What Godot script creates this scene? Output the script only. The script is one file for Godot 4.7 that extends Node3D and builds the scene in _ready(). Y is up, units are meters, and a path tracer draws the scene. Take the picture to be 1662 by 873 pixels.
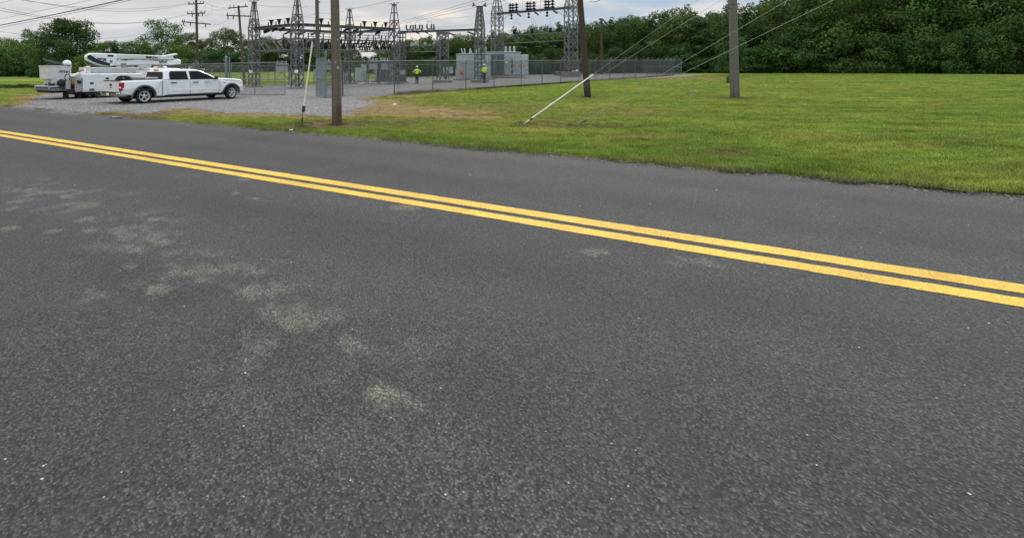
extends Node3D
# Roadside view of an electrical substation: x to the right, y up, depth along -z. "d" below is metres of depth in front of the camera.

const EYE := 1.65
const FOCAL := 800.0
var rng := RandomNumberGenerator.new()
var used := {}
var M := {}
var noise_a := FastNoiseLite.new()
var noise_b := FastNoiseLite.new()
var noise_c := FastNoiseLite.new()
var yard := PackedVector2Array()
var blobs: Array = []

# ---------------------------------------------------------------- naming
func numbered(called: String) -> String:
	if not used.has(called):
		used[called] = 0
		return called
	used[called] += 1
	return "%s_%03d" % [called, used[called]]

func tag(o: Node3D, label: String, category: String, group := "") -> Node3D:
	o.set_meta("label", label)
	o.set_meta("category", category)
	if group != "":
		o.set_meta("group", group)
	return o

func thing(called: String, label: String, category: String, at := Vector3.ZERO, turn := 0.0, group := "") -> Node3D:
	var o := Node3D.new()
	o.name = numbered(called)
	add_child(o)
	o.position = at
	o.rotation.y = turn
	tag(o, label, category, group)
	return o

func obj(called: String, st: SurfaceTool, mat: Material, parent: Node3D = self) -> MeshInstance3D:
	st.generate_normals()
	var o := put(called, st.commit(), mat, parent)
	if called in ["side_bracing", "web_bracing", "chain_link_mesh", "barbed_wire"]:
		o.set_meta("kind", "stuff")
	return o

func put(called: String, mesh: Mesh, mat: Material, parent: Node3D = self) -> MeshInstance3D:
	var o := MeshInstance3D.new()
	o.mesh = mesh
	o.material_override = mat
	if parent == self:
		o.name = numbered(called)
		add_child(o)
	else:
		o.name = called
		parent.add_child(o, true)
	return o

func struct(o: Node3D) -> Node3D:
	o.set_meta("kind", "structure")
	return o

# ---------------------------------------------------------------- mesh helpers
func mb() -> SurfaceTool:
	var st := SurfaceTool.new()
	st.begin(Mesh.PRIMITIVE_TRIANGLES)
	st.set_smooth_group(-1)
	return st

func quad(st: SurfaceTool, a: Vector3, b: Vector3, c: Vector3, e: Vector3) -> void:  # counter-clockwise seen from outside
	st.add_vertex(a); st.add_vertex(c); st.add_vertex(b)
	st.add_vertex(a); st.add_vertex(e); st.add_vertex(c)

func tri(st: SurfaceTool, a: Vector3, b: Vector3, c: Vector3) -> void:
	st.add_vertex(a); st.add_vertex(c); st.add_vertex(b)

func box(st: SurfaceTool, c: Vector3, s: Vector3, b := Basis()) -> void:
	var x := b.x * s.x * 0.5
	var y := b.y * s.y * 0.5
	var z := b.z * s.z * 0.5
	st.set_smooth_group(-1)
	var p := [c - x - y - z, c + x - y - z, c + x + y - z, c - x + y - z, c - x - y + z, c + x - y + z, c + x + y + z, c - x + y + z]
	quad(st, p[4], p[5], p[6], p[7]); quad(st, p[1], p[0], p[3], p[2]); quad(st, p[5], p[1], p[2], p[6])
	quad(st, p[0], p[4], p[7], p[3]); quad(st, p[7], p[6], p[2], p[3]); quad(st, p[0], p[1], p[5], p[4])

# a box with its twelve edges chamfered by c
func cbox(st: SurfaceTool, c: Vector3, s: Vector3, r: float, b := Basis()) -> void:
	st.set_smooth_group(-1)
	var h := s * 0.5
	var f := func(sx: float, sy: float, sz: float, k: int) -> Vector3:
		var v := Vector3(sx * (h.x - (0.0 if k == 0 else r)), sy * (h.y - (0.0 if k == 1 else r)), sz * (h.z - (0.0 if k == 2 else r)))
		return c + b * v
	for k in 3:
		for s1 in [-1.0, 1.0]:
			var q := []
			for uv in [[-1, -1], [1, -1], [1, 1], [-1, 1]]:
				var e := [0.0, 0.0, 0.0]
				e[k] = s1
				e[(k + 1) % 3] = float(uv[0])
				e[(k + 2) % 3] = float(uv[1])
				q.append(f.call(e[0], e[1], e[2], k))
			if s1 > 0: quad(st, q[0], q[1], q[2], q[3])
			else: quad(st, q[3], q[2], q[1], q[0])
	for k in 3:
		var k1 := (k + 1) % 3
		var k2 := (k + 2) % 3
		for s1 in [-1.0, 1.0]:
			for s2 in [-1.0, 1.0]:
				var q := []
				for t in [[k1, -1.0], [k1, 1.0], [k2, 1.0], [k2, -1.0]]:
					var e := [0.0, 0.0, 0.0]
					e[k] = t[1]; e[k1] = s1; e[k2] = s2
					q.append(f.call(e[0], e[1], e[2], t[0]))
				if s1 * s2 > 0: quad(st, q[3], q[2], q[1], q[0])
				else: quad(st, q[0], q[1], q[2], q[3])
	for sx in [-1.0, 1.0]:
		for sy in [-1.0, 1.0]:
			for sz in [-1.0, 1.0]:
				var a: Vector3 = f.call(sx, sy, sz, 0)
				var e: Vector3 = f.call(sx, sy, sz, 1)
				var g: Vector3 = f.call(sx, sy, sz, 2)
				if sx * sy * sz > 0: tri(st, a, e, g)
				else: tri(st, a, g, e)

func frame_of(dir: Vector3) -> Basis:
	var y := dir.normalized()
	var ref := Vector3.UP if absf(y.y) < 0.95 else Vector3.RIGHT
	var x := ref.cross(y).normalized()
	return Basis(x, y, x.cross(y))

func bar(st: SurfaceTool, a: Vector3, b: Vector3, w: float, t := -1.0) -> void:
	box(st, (a + b) * 0.5, Vector3(w, a.distance_to(b), w if t < 0 else t), frame_of(b - a))

func tube(st: SurfaceTool, a: Vector3, b: Vector3, r0: float, r1: float, n := 8, caps := true) -> void:
	var f := frame_of(b - a)
	for i in n:
		var u := TAU * i / n
		var v := TAU * (i + 1) / n
		var du := f.x * cos(u) + f.z * sin(u)
		var dv := f.x * cos(v) + f.z * sin(v)
		st.set_smooth_group(0)
		quad(st, a + dv * r0, a + du * r0, b + du * r1, b + dv * r1)
		st.set_smooth_group(-1)
		if caps:
			tri(st, a, a + du * r0, a + dv * r0)
			tri(st, b, b + dv * r1, b + du * r1)

# profile: Vector2(radius, height) from bottom to top, turned round the axis "up" at c
func lathe(st: SurfaceTool, c: Vector3, prof: Array, n := 12, b := Basis(), smooth := true) -> void:
	st.set_smooth_group(0 if smooth else -1)
	for k in prof.size() - 1:
		var p: Vector2 = prof[k]
		var q: Vector2 = prof[k + 1]
		for i in n:
			var u := TAU * i / n
			var v := TAU * (i + 1) / n
			var du := b.x * cos(u) + b.z * sin(u)
			var dv := b.x * cos(v) + b.z * sin(v)
			var a := c + dv * p.x + b.y * p.y
			var e := c + du * p.x + b.y * p.y
			var g := c + du * q.x + b.y * q.y
			var h := c + dv * q.x + b.y * q.y
			if p.x > 0.0001: tri(st, a, e, g)
			if q.x > 0.0001: tri(st, a, g, h)
	st.set_smooth_group(-1)

# side outline (x, y) given several depths z, each with its own inset: rounded slabs, car bodies
func puffy(st: SurfaceTool, outline: PackedVector2Array, layers: Array, warp = null, caps := true) -> void:
	var pts := outline
	if not Geometry2D.is_polygon_clockwise(pts):
		pts = pts.duplicate()
		pts.reverse()
	var n := pts.size()
	var nor := PackedVector2Array()
	for i in n:
		var a := (pts[i] - pts[(i + n - 1) % n]).normalized()
		var b := (pts[(i + 1) % n] - pts[i]).normalized()
		var na := Vector2(-a.y, a.x)
		var nb := Vector2(-b.y, b.x)
		var m := (na + nb).normalized()
		nor.append(m / maxf(0.5, m.dot(na)))
	var sign := 1.0
	# make the normals point outwards
	var area := 0.0
	for i in n:
		area += pts[i].cross(pts[(i + 1) % n])
	if area < 0: sign = 1.0
	else: sign = -1.0
	var ring := func(k: int) -> PackedVector3Array:
		var out := PackedVector3Array()
		var l: Array = layers[k]
		for i in n:
			var q := pts[i] - nor[i] * sign * float(l[1])
			var v := Vector3(q.x, q.y, l[0])
			out.append(warp.call(v) if warp != null else v)
		return out
	var prev: PackedVector3Array = ring.call(0)
	var first := prev
	for k in range(1, layers.size()):
		var cur: PackedVector3Array = ring.call(k)
		st.set_smooth_group(-1)
		for i in n:
			var j := (i + 1) % n
			quad(st, prev[j], prev[i], cur[i], cur[j])
		prev = cur
	if caps:
		var ids := Geometry2D.triangulate_polygon(pts)
		st.set_smooth_group(-1)
		for k in range(0, ids.size(), 3):
			var a := ids[k]
			var b := ids[k + 1]
			var c := ids[k + 2]
			if (pts[b] - pts[a]).cross(pts[c] - pts[a]) < 0:
				var t := b
				b = c
				c = t
			tri(st, prev[a], prev[b], prev[c])
			tri(st, first[a], first[c], first[b])

# ---------------------------------------------------------------- materials
func mat(col: Color, rough := 0.8, metal := 0.0) -> StandardMaterial3D:   # col holds linear reflectances
	var m := StandardMaterial3D.new()
	m.albedo_color = col.linear_to_srgb()
	m.roughness = rough
	m.metallic = metal
	return m

func tex(im: Image) -> ImageTexture:
	return ImageTexture.create_from_image(im)

func height_image(n: int, freq: float, kind: int, octaves: int, sd: int) -> Image:
	var f := FastNoiseLite.new()
	f.seed = sd
	f.noise_type = kind
	f.frequency = freq
	f.fractal_octaves = octaves
	if octaves < 2:
		f.fractal_type = FastNoiseLite.FRACTAL_NONE
	return f.get_seamless_image(n, n)

func ramped(im: Image, cols: Array) -> Image:    # grey picture -> colours (linear values, written as sRGB)
	var lut := []
	for i in 256:
		var t := i / 255.0 * (cols.size() - 1)
		var k := mini(int(t), cols.size() - 2)
		var c: Color = (cols[k] as Color).lerp(cols[k + 1], t - k).linear_to_srgb()
		lut.append([int(c.r * 255), int(c.g * 255), int(c.b * 255)])
	im.convert(Image.FORMAT_L8)
	var src := im.get_data()
	var out := PackedByteArray()
	out.resize(src.size() * 3)
	for i in src.size():
		var l: Array = lut[src[i]]
		out[i * 3] = l[0]; out[i * 3 + 1] = l[1]; out[i * 3 + 2] = l[2]
	return Image.create_from_data(im.get_width(), im.get_height(), false, Image.FORMAT_RGB8, out)

func normals_of(im: Image, strength: float) -> ImageTexture:
	var b: Image = im.duplicate()
	b.convert(Image.FORMAT_RGBA8)
	b.bump_map_to_normal_map(strength)
	return tex(b)

func tri_map(m: StandardMaterial3D, albedo: Image, bump: Image, metres: float, strength := 2.0) -> StandardMaterial3D:
	m.uv1_triplanar = true
	m.uv1_world_triplanar = true
	m.uv1_scale = Vector3.ONE / metres
	if albedo: m.albedo_texture = tex(albedo)
	if bump:
		m.normal_enabled = true
		m.normal_texture = normals_of(bump, strength)
	return m

func make_materials() -> void:
	# asphalt: fine stones in dark binder
	var stones := height_image(1024, 0.055, FastNoiseLite.TYPE_CELLULAR, 1, 5)
	var asp := stones.duplicate() as Image
	asp.convert(Image.FORMAT_L8)
	var data := asp.get_data()
	var r2 := RandomNumberGenerator.new()
	r2.seed = 11
	var grain := PackedByteArray()
	grain.resize(data.size())
	var fc := FastNoiseLite.new()
	fc.seed = 31
	fc.noise_type = FastNoiseLite.TYPE_CELLULAR
	fc.cellular_return_type = FastNoiseLite.RETURN_CELL_VALUE
	fc.frequency = 0.2
	fc.fractal_type = FastNoiseLite.FRACTAL_NONE
	var vals := fc.get_seamless_image(1024, 1024)
	vals.convert(Image.FORMAT_L8)
	var vd := vals.get_data()
	fc.cellular_return_type = FastNoiseLite.RETURN_DISTANCE
	var gaps := fc.get_seamless_image(1024, 1024)
	gaps.convert(Image.FORMAT_L8)
	var gd := gaps.get_data()
	for i in data.size():
		var round := clampf((165.0 - gd[i]) / 90.0, 0.0, 1.0)     # stone faces stand in darker binder
		var v := 50.0 + (26.0 + (vd[i] - 110) * 0.62) * round * 1.5 + r2.randf_range(-24, 24)
		if vd[i] > 240: v += 80.0 * round
		if vd[i] < 22: v -= 14.0
		grain[i] = clampi(int(v), 0, 255)
	var gi := Image.create_from_data(1024, 1024, false, Image.FORMAT_L8, grain)
	M.asphalt = mat(Color(1, 1, 1), 0.86)
	M.asphalt.vertex_color_use_as_albedo = true
	tri_map(M.asphalt, ramped(gi, [Color(0.1, 0.1, 0.102), Color(0.5, 0.5, 0.505), Color(1, 1, 0.99)]), vals, 2.4, 2.5)
	M.paint = mat(Color(0.72, 0.4, 0.05), 0.7)
	M.paint.vertex_color_use_as_albedo = true
	M.paint.albedo_color = Color.WHITE
	tri_map(M.paint, ramped(gi, [Color(0.5, 0.46, 0.42), Color(0.95, 0.95, 0.95), Color(1, 1, 1)]), vals, 2.3, 1.0)
	# gravel
	var fg := FastNoiseLite.new()
	fg.seed = 77
	fg.noise_type = FastNoiseLite.TYPE_CELLULAR
	fg.cellular_return_type = FastNoiseLite.RETURN_CELL_VALUE
	fg.frequency = 0.06
	fg.fractal_type = FastNoiseLite.FRACTAL_NONE
	var gv := fg.get_seamless_image(1024, 1024)
	M.gravel = mat(Color(1, 1, 1), 0.95)
	M.gravel.vertex_color_use_as_albedo = true
	tri_map(M.gravel, ramped(gv.duplicate(), [Color(0.3, 0.3, 0.31), Color(0.75, 0.75, 0.77), Color(1, 0.99, 0.97)]), gv, 3.1, 3.0)
	M.stone = mat(Color(0.26, 0.26, 0.265), 0.95)
	M.stone.vertex_color_use_as_albedo = true
	M.stone.albedo_color = Color.WHITE
	# lawn soil and thatch under the blades
	var tf := height_image(1024, 0.03, FastNoiseLite.TYPE_SIMPLEX, 5, 21)
	M.lawn = mat(Color(1, 1, 1), 0.95)
	M.lawn.vertex_color_use_as_albedo = true
	tri_map(M.lawn, ramped(tf.duplicate(), [Color(0.3, 0.3, 0.3), Color(0.7, 0.72, 0.68), Color(1, 1, 0.95), Color(1, 1, 1)]), tf, 1.7, 4.0)
	M.blade = mat(Color(1, 1, 1), 0.8)
	M.blade.vertex_color_use_as_albedo = true
	M.blade.backlight_enabled = true
	M.blade.backlight = Color(0.6, 0.6, 0.6)
	M.blade.metallic_specular = 0.2
	M.lawn.metallic_specular = 0.15
	M.leaf = mat(Color(1, 1, 1), 0.7)
	M.leaf.vertex_color_use_as_albedo = true
	M.leaf.backlight_enabled = true
	M.leaf.backlight = Color(0.45, 0.45, 0.45)
	M.leaf.metallic_specular = 0.22
	# wood of poles: long streaks
	var wd := height_image(512, 0.02, FastNoiseLite.TYPE_SIMPLEX, 4, 3)
	M.wood = mat(Color(1, 1, 1), 0.92)
	M.wood.vertex_color_use_as_albedo = true
	tri_map(M.wood, ramped(wd.duplicate(), [Color(0.12, 0.11, 0.1), Color(0.62, 0.6, 0.57), Color(1, 1, 1)]), wd, 1.0, 6.0)
	M.wood.uv1_scale = Vector3(7.0, 0.55, 7.0)
	M.bark = mat(Color(0.075, 0.06, 0.045), 0.95)
	# metals
	var zn := height_image(256, 0.02, FastNoiseLite.TYPE_SIMPLEX, 3, 41)
	M.steel = mat(Color(0.18, 0.19, 0.193), 0.65, 0.2)
	tri_map(M.steel, ramped(zn.duplicate(), [Color(0.6, 0.6, 0.6), Color(0.85, 0.85, 0.85), Color(1, 1, 1)]), null, 0.9)
	M.beam_steel = mat(Color(0.13, 0.14, 0.14), 0.65, 0.2)
	tri_map(M.beam_steel, ramped(zn.duplicate(), [Color(0.6, 0.6, 0.6), Color(0.85, 0.85, 0.85), Color(1, 1, 1)]), null, 0.9)
	M.fence = mat(Color(0.24, 0.26, 0.26), 0.55, 0.3)
	M.link = mat(Color(0.1, 0.115, 0.12), 0.65, 0.2)
	M.gate = mat(Color(0.17, 0.205, 0.22), 0.55, 0.3)
	var cab := height_image(256, 0.012, FastNoiseLite.TYPE_SIMPLEX, 4, 43)
	var worn := ramped(cab.duplicate(), [Color(0.72, 0.7, 0.66), Color(0.92, 0.92, 0.92), Color(1, 1, 1)])
	M.grey_paint = tri_map(mat(Color(0.35, 0.4, 0.43), 0.5), worn, null, 2.5)
	M.pale_paint = tri_map(mat(Color(0.42, 0.47, 0.47), 0.5), worn, null, 2.5)
	M.dark_grey = tri_map(mat(Color(0.1, 0.12, 0.13), 0.6), worn, null, 2.5)
	M.radiator = mat(Color(0.2, 0.235, 0.26), 0.5)
	M.porcelain_dark = mat(Color(0.013, 0.011, 0.011), 0.5)
	M.porcelain_dark.metallic_specular = 0.3
	M.post = mat(Color(0.13, 0.14, 0.14), 0.6, 0.3)
	M.porcelain = mat(Color(0.5, 0.52, 0.53), 0.3)
	var cc := height_image(256, 0.03, FastNoiseLite.TYPE_SIMPLEX, 5, 47)
	M.concrete = tri_map(mat(Color(0.27, 0.26, 0.245), 0.95), ramped(cc.duplicate(), [Color(0.55, 0.55, 0.55), Color(0.9, 0.9, 0.9), Color(1, 1, 1)]), cc, 1.2, 3.0)
	M.wire = mat(Color(0.05, 0.05, 0.055), 0.6, 0.2)
	M.bright_wire = mat(Color(0.27, 0.29, 0.28), 0.55, 0.3)
	M.black = mat(Color(0.012, 0.012, 0.013), 0.6)
	M.rubber = tri_map(mat(Color(0.02, 0.02, 0.021), 0.85), ramped(cab.duplicate(), [Color(0.6, 0.6, 0.6), Color(1, 1, 1)]), null, 0.5)
	M.white_paint = tri_map(mat(Color(0.78, 0.79, 0.8), 0.35), ramped(cab.duplicate(), [Color(0.86, 0.85, 0.82), Color(0.97, 0.97, 0.97), Color(1, 1, 1)]), null, 3.0)
	M.white_paint.clearcoat_enabled = true
	M.white_paint.clearcoat = 0.6
	M.white_paint.clearcoat_roughness = 0.08
	M.fiberglass = tri_map(mat(Color(0.68, 0.69, 0.68), 0.5), ramped(cab.duplicate(), [Color(0.7, 0.68, 0.62), Color(0.95, 0.95, 0.94), Color(1, 1, 1)]), null, 1.6)
	M.alloy = mat(Color(0.62, 0.63, 0.64), 0.4, 0.35)
	M.box_grey = tri_map(mat(Color(0.6, 0.62, 0.64), 0.5), worn, null, 1.5)
	M.aluminium = tri_map(mat(Color(0.4, 0.42, 0.44), 0.45, 0.4), worn, null, 1.5)
	M.chrome = mat(Color(0.6, 0.6, 0.62), 0.15, 1.0)
	M.glass = mat(Color(0.012, 0.015, 0.017), 0.06)
	M.glass.metallic_specular = 0.2
	M.red_lens = mat(Color(0.35, 0.01, 0.012), 0.15)
	M.amber = mat(Color(0.7, 0.25, 0.02), 0.2)
	M.lamp_glass = mat(Color(0.75, 0.77, 0.8), 0.1)
	M.plastic_grey = mat(Color(0.1, 0.1, 0.105), 0.6)
	M.guard = mat(Color(0.66, 0.62, 0.5), 0.6)
	M.white_guard = mat(Color(0.8, 0.79, 0.75), 0.55)
	M.orange = mat(Color(0.6, 0.13, 0.03), 0.6)
	M.litter = mat(Color(0.8, 0.8, 0.78), 0.7)
	M.body = mat(Color(1, 1, 1), 0.85)
	M.body.vertex_color_use_as_albedo = true
	M.hat = mat(Color(0.75, 0.75, 0.74), 0.35)

# ---------------------------------------------------------------- the lie of the land
func slope(x: float, d: float) -> float:
	return -0.05 + 0.017 * clampf(x, -8.0, 60.0) + 0.0063 * clampf(d, 8.0, 95.0)

func road_s(x: float, d: float) -> float:        # metres across the road, from the camera towards the far verge
	return 0.545 * x + 0.84 * d

func land(x: float, d: float) -> float:
	var s := road_s(x, d)
	return slope(x, d) * smoothstep(9.5, 15.0, s) + 1.35 * smoothstep(64.0, 150.0, d) * smoothstep(8.0, -10.0, x)

func ground(x: float, d: float) -> Vector3:
	return Vector3(x, land(x, d), -d)

# where the sight line of a measured point meets the land (survey of the photograph, 1662 x 873)
func survey(px: float, py: float) -> Vector3:
	var lo := 1.5
	var hi := 1.5
	var u := (px - 600.0) / FOCAL
	var v := (py - 116.0) / FOCAL
	while hi < 160.0 and EYE - v * hi > land(u * hi, hi):
		lo = hi
		hi *= 1.02
	for i in 24:
		var m := (lo + hi) * 0.5
		if EYE - v * m > land(u * m, m): lo = m
		else: hi = m
	return ground(u * lo, lo)

func over(px: float, d: float, y := 0.0) -> Vector3:    # a point on the bearing of px, at depth d, y above the land
	var x := (px - 600.0) / FOCAL * d
	return Vector3(x, land(x, d) + y, -d)

func height_of(py: float, d: float) -> float:           # absolute height seen at row py and depth d
	return EYE + (116.0 - py) / FOCAL * d

func spot(px: float, py: float, d: float) -> Vector3:
	return Vector3((px - 600.0) / FOCAL * d, height_of(py, d), -d)

func yard_distance(x: float, d: float) -> float:        # metres inside the gravel (negative outside)
	var p := Vector2(x, d)
	var best := 1e9
	var n := yard.size()
	for i in n:
		var a := yard[i]
		var ab := yard[(i + 1) % n] - a
		var t := clampf((p - a).dot(ab) / ab.length_squared(), 0.0, 1.0)
		best = minf(best, p.distance_squared_to(a + ab * t))
	best = sqrt(best)
	return best if Geometry2D.is_point_in_polygon(p, yard) else -best

# ---------------------------------------------------------------- camera, sky, sun
func make_view() -> void:
	var cam := Camera3D.new()
	cam.name = "camera"
	add_child(cam)
	cam.position = Vector3(0, EYE, 0)
	cam.projection = Camera3D.PROJECTION_FRUSTUM
	cam.keep_aspect = Camera3D.KEEP_HEIGHT
	cam.near = 0.1
	cam.far = 1500.0
	cam.size = 0.1 * 873.0 / FOCAL
	cam.frustum_offset = Vector2(0.1 * 231.0 / FOCAL, -0.1 * 320.5 / FOCAL)
	cam.current = true
	var env := Environment.new()
	env.tonemap_mode = Environment.TONE_MAPPER_LINEAR
	env.tonemap_exposure = 1.0
	env.background_mode = Environment.BG_SKY
	env.ambient_light_source = Environment.AMBIENT_SOURCE_SKY
	env.sdfgi_enabled = true
	env.ssao_enabled = true
	env.ssil_enabled = true
	var sky := Sky.new()
	var pano := PanoramaSkyMaterial.new()
	pano.panorama = sky_picture()
	sky.sky_material = pano
	env.sky = sky
	var we := WorldEnvironment.new()
	we.name = "world_environment"
	we.environment = env
	add_child(we)
	var sun := DirectionalLight3D.new()
	sun.name = "sun"
	add_child(sun)
	var az := deg_to_rad(28.0)
	var el := deg_to_rad(42.0)
	var towards := Vector3(sin(az) * cos(el), sin(el), -cos(az) * cos(el))
	sun.look_at_from_position(towards * 50.0, Vector3.ZERO)
	sun.light_energy = 0.5
	sun.light_angular_distance = 12.0
	sun.light_color = Color(1.0, 0.95, 0.87)
	sun.shadow_enabled = true

func sky_picture() -> ImageTexture:
	var w := 2048
	var h := 1024
	var f := FastNoiseLite.new()
	f.seed = 4
	f.noise_type = FastNoiseLite.TYPE_SIMPLEX_SMOOTH
	f.fractal_octaves = 5
	f.frequency = 1.0
	var data := PackedFloat32Array()
	data.resize(w * h * 4)
	for j in h:
		var el := (0.5 - (j + 0.5) / h) * PI
		var up := sin(el)
		for i in w:
			var k := (j * w + i) * 4
			var c := Color(0.16, 0.17, 0.15)
			if el > -0.02:
				var az := (i + 0.5) / w * TAU
				# cloud layer seen in perspective: streaks flatten towards the horizon
				var g := 1.0 / (maxf(up, 0.0) + 0.16)
				var q := Vector3(sin(az) * g * 0.6, 0.0, -cos(az) * g * 1.1)
				var n := f.get_noise_3d(q.x, 3.0, q.z)
				var n2 := f.get_noise_3d(q.x * 2.3 + 9.0, 7.0, q.z * 2.6)
				var dist := absf(wrapf(az - 0.1, -PI, PI))
				var grey := Color(0.625, 0.635, 0.66)
				var lit := Color(0.75, 0.752, 0.75)
				var warm := Color(0.95, 0.86, 0.72)
				var blue := Color(0.43, 0.555, 0.70)
				var cloud := smoothstep(-0.35, 0.3, n + 0.5 * n2)
				c = grey.lerp(lit, cloud)
				var glow := exp(-dist * dist / 0.05)
				c = c.lerp(warm, glow * smoothstep(-0.1, 0.35, n + 0.6 * n2) * 0.85)
				var gap := smoothstep(0.1, 0.55, wrapf(az, -PI, PI)) * smoothstep(2.6, 1.0, absf(wrapf(az - 0.9, -PI, PI)))
				gap *= smoothstep(0.35, -0.25, n + 0.35 * n2) * 0.95
				c = c.lerp(blue, clampf(gap, 0.0, 1.0))
				var rise := smoothstep(0.1, 1.1, el)
				c = c * (1.0 + 1.55 * rise)
				if el < 0.0:
					c = c.lerp(Color(0.16, 0.17, 0.15), -el / 0.02)
			data[k] = c.r
			data[k + 1] = c.g
			data[k + 2] = c.b
			data[k + 3] = 1.0
	return tex(Image.create_from_data(w, h, false, Image.FORMAT_RGBAF, data.to_byte_array()))

# ---------------------------------------------------------------- ground
func ticks(list: Array) -> PackedFloat32Array:    # [start, [end, step], [end, step] ...]
	var out := PackedFloat32Array([list[0]])
	for k in range(1, list.size()):
		var e: Array = list[k]
		var a := out[out.size() - 1]
		var n := maxi(1, roundi((e[0] - a) / e[1]))
		for i in n:
			out.append(a + (e[0] - a) * (i + 1) / n)
	return out

func sheet(called: String, xs: PackedFloat32Array, ds: PackedFloat32Array, height: Callable, colour: Callable, keep: Callable, m: Material) -> MeshInstance3D:
	var nx := xs.size()
	var nd := ds.size()
	var v := PackedVector3Array()
	var c := PackedColorArray()
	var nn := PackedVector3Array()
	v.resize(nx * nd)
	c.resize(nx * nd)
	nn.resize(nx * nd)
	var ok := PackedByteArray()
	ok.resize(nx * nd)
	for j in nd:
		for i in nx:
			var k := j * nx + i
			var y: float = height.call(xs[i], ds[j])
			v[k] = Vector3(xs[i], y, -ds[j])
			ok[k] = 1 if keep.call(xs[i], ds[j]) else 0
			c[k] = colour.call(xs[i], ds[j]) if ok[k] else Color.BLACK
	for j in nd:
		for i in nx:
			var a := v[j * nx + mini(i + 1, nx - 1)] - v[j * nx + maxi(i - 1, 0)]
			var b := v[mini(j + 1, nd - 1) * nx + i] - v[maxi(j - 1, 0) * nx + i]
			nn[j * nx + i] = a.cross(b).normalized()
	var ids := PackedInt32Array()
	for j in nd - 1:
		for i in nx - 1:
			var k := j * nx + i
			if ok[k] + ok[k + 1] + ok[k + nx] + ok[k + nx + 1] == 4:
				ids.append_array([k, k + nx, k + 1, k + 1, k + nx, k + nx + 1])
	var arr := []
	arr.resize(Mesh.ARRAY_MAX)
	arr[Mesh.ARRAY_VERTEX] = v
	arr[Mesh.ARRAY_NORMAL] = nn
	arr[Mesh.ARRAY_COLOR] = c
	arr[Mesh.ARRAY_INDEX] = ids
	var mesh := ArrayMesh.new()
	mesh.add_surface_from_arrays(Mesh.PRIMITIVE_TRIANGLES, arr)
	var o := put(called, mesh, m)
	struct(o)
	return o

var yard_cache := {}
func yd(x: float, d: float) -> float:
	if d < 9.0 or d > 98.0 or x < -40.0 or x > 52.0:
		return -5.0
	var key := Vector2i(roundi(x * 50), roundi(d * 50))
	if not yard_cache.has(key):
		yard_cache[key] = yard_distance(x, d) + noise_b.get_noise_2d(x * 9.0, d * 9.0) * 0.8 + noise_a.get_noise_2d(x * 40.0, d * 40.0) * 0.25
	return yard_cache[key]

func add_blob(px: float, py: float, rx: float, ry: float, strength: float, kind: int) -> void:
	var p := survey(px, py)
	var d := -p.z
	var q := survey(px, py + ry)
	blobs.append([p.x, d, rx / FOCAL * d, maxf(0.12, absf(d + q.z)), strength, kind])

func lawn_colour(x: float, d: float) -> Color:
	var s := road_s(x, d)
	var n := noise_a.get_noise_2d(x * 3.0, d * 3.0)
	var n2 := noise_b.get_noise_2d(x * 14.0, d * 14.0)
	var n3 := noise_a.get_noise_2d(x * 60.0, d * 60.0)
	var c := Color(0.185, 0.248, 0.048)
	c = c.lerp(Color(0.262, 0.288, 0.066), clampf(0.35 + n * 0.9 + n2 * 0.5, 0.0, 1.0) * 0.75)
	c = c.lerp(Color(0.105, 0.175, 0.04), clampf(0.05 - n * 0.8 + n2 * 0.9, 0.0, 1.0) * 0.55)
	# mowing passes run along the road
	var streak := noise_b.get_noise_2d(x * 5.0 + 40.0, d * 26.0)
	c = c * (1.0 + 0.07 * sin(s * 3.4 + n2 * 1.5) + 0.26 * n3 + 0.42 * streak + 0.25 * n2)
	c = c.lerp(Color(0.26, 0.235, 0.08), clampf(noise_b.get_noise_2d(x * 8.0 + 200.0, d * 17.0) * 1.8 - 0.28, 0.0, 0.55))
	var dirt := 0.0
	var dry := 0.0
	for b in blobs:
		var ex: float = (x - b[0]) / b[2]
		var ed: float = (d - b[1]) / b[3]
		var r2 := ex * ex + ed * ed
		if r2 < 6.0:
			var w: float = exp(-r2) * b[4]
			if b[5] == 0: dirt = maxf(dirt, w)
			else: dry = maxf(dry, w)
	var g := yd(x, d)
	if g > -1.6 and s < 24.0 and s > 10.2:
		dry = maxf(dry, 1.0 * smoothstep(-1.7, -0.3, g + n2 * 0.8))
	dry = clampf(dry * (1.75 + 1.3 * n2 + 0.9 * n3), 0.0, 1.0)
	dirt = clampf(dirt * (1.9 + 1.5 * n2 + 0.8 * n3), 0.0, 1.0)
	c = c.lerp(Color(0.27, 0.195, 0.095) * (1.0 + 0.5 * n3), dry)
	c = c.lerp(Color(0.155, 0.105, 0.068) * (1.0 + 0.7 * n3), dirt)
	if s < 10.5:
		c = c.lerp(Color(0.14, 0.12, 0.085), smoothstep(10.3, 10.05, s) * 0.5)
	c.a = 1.0
	return c

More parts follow.
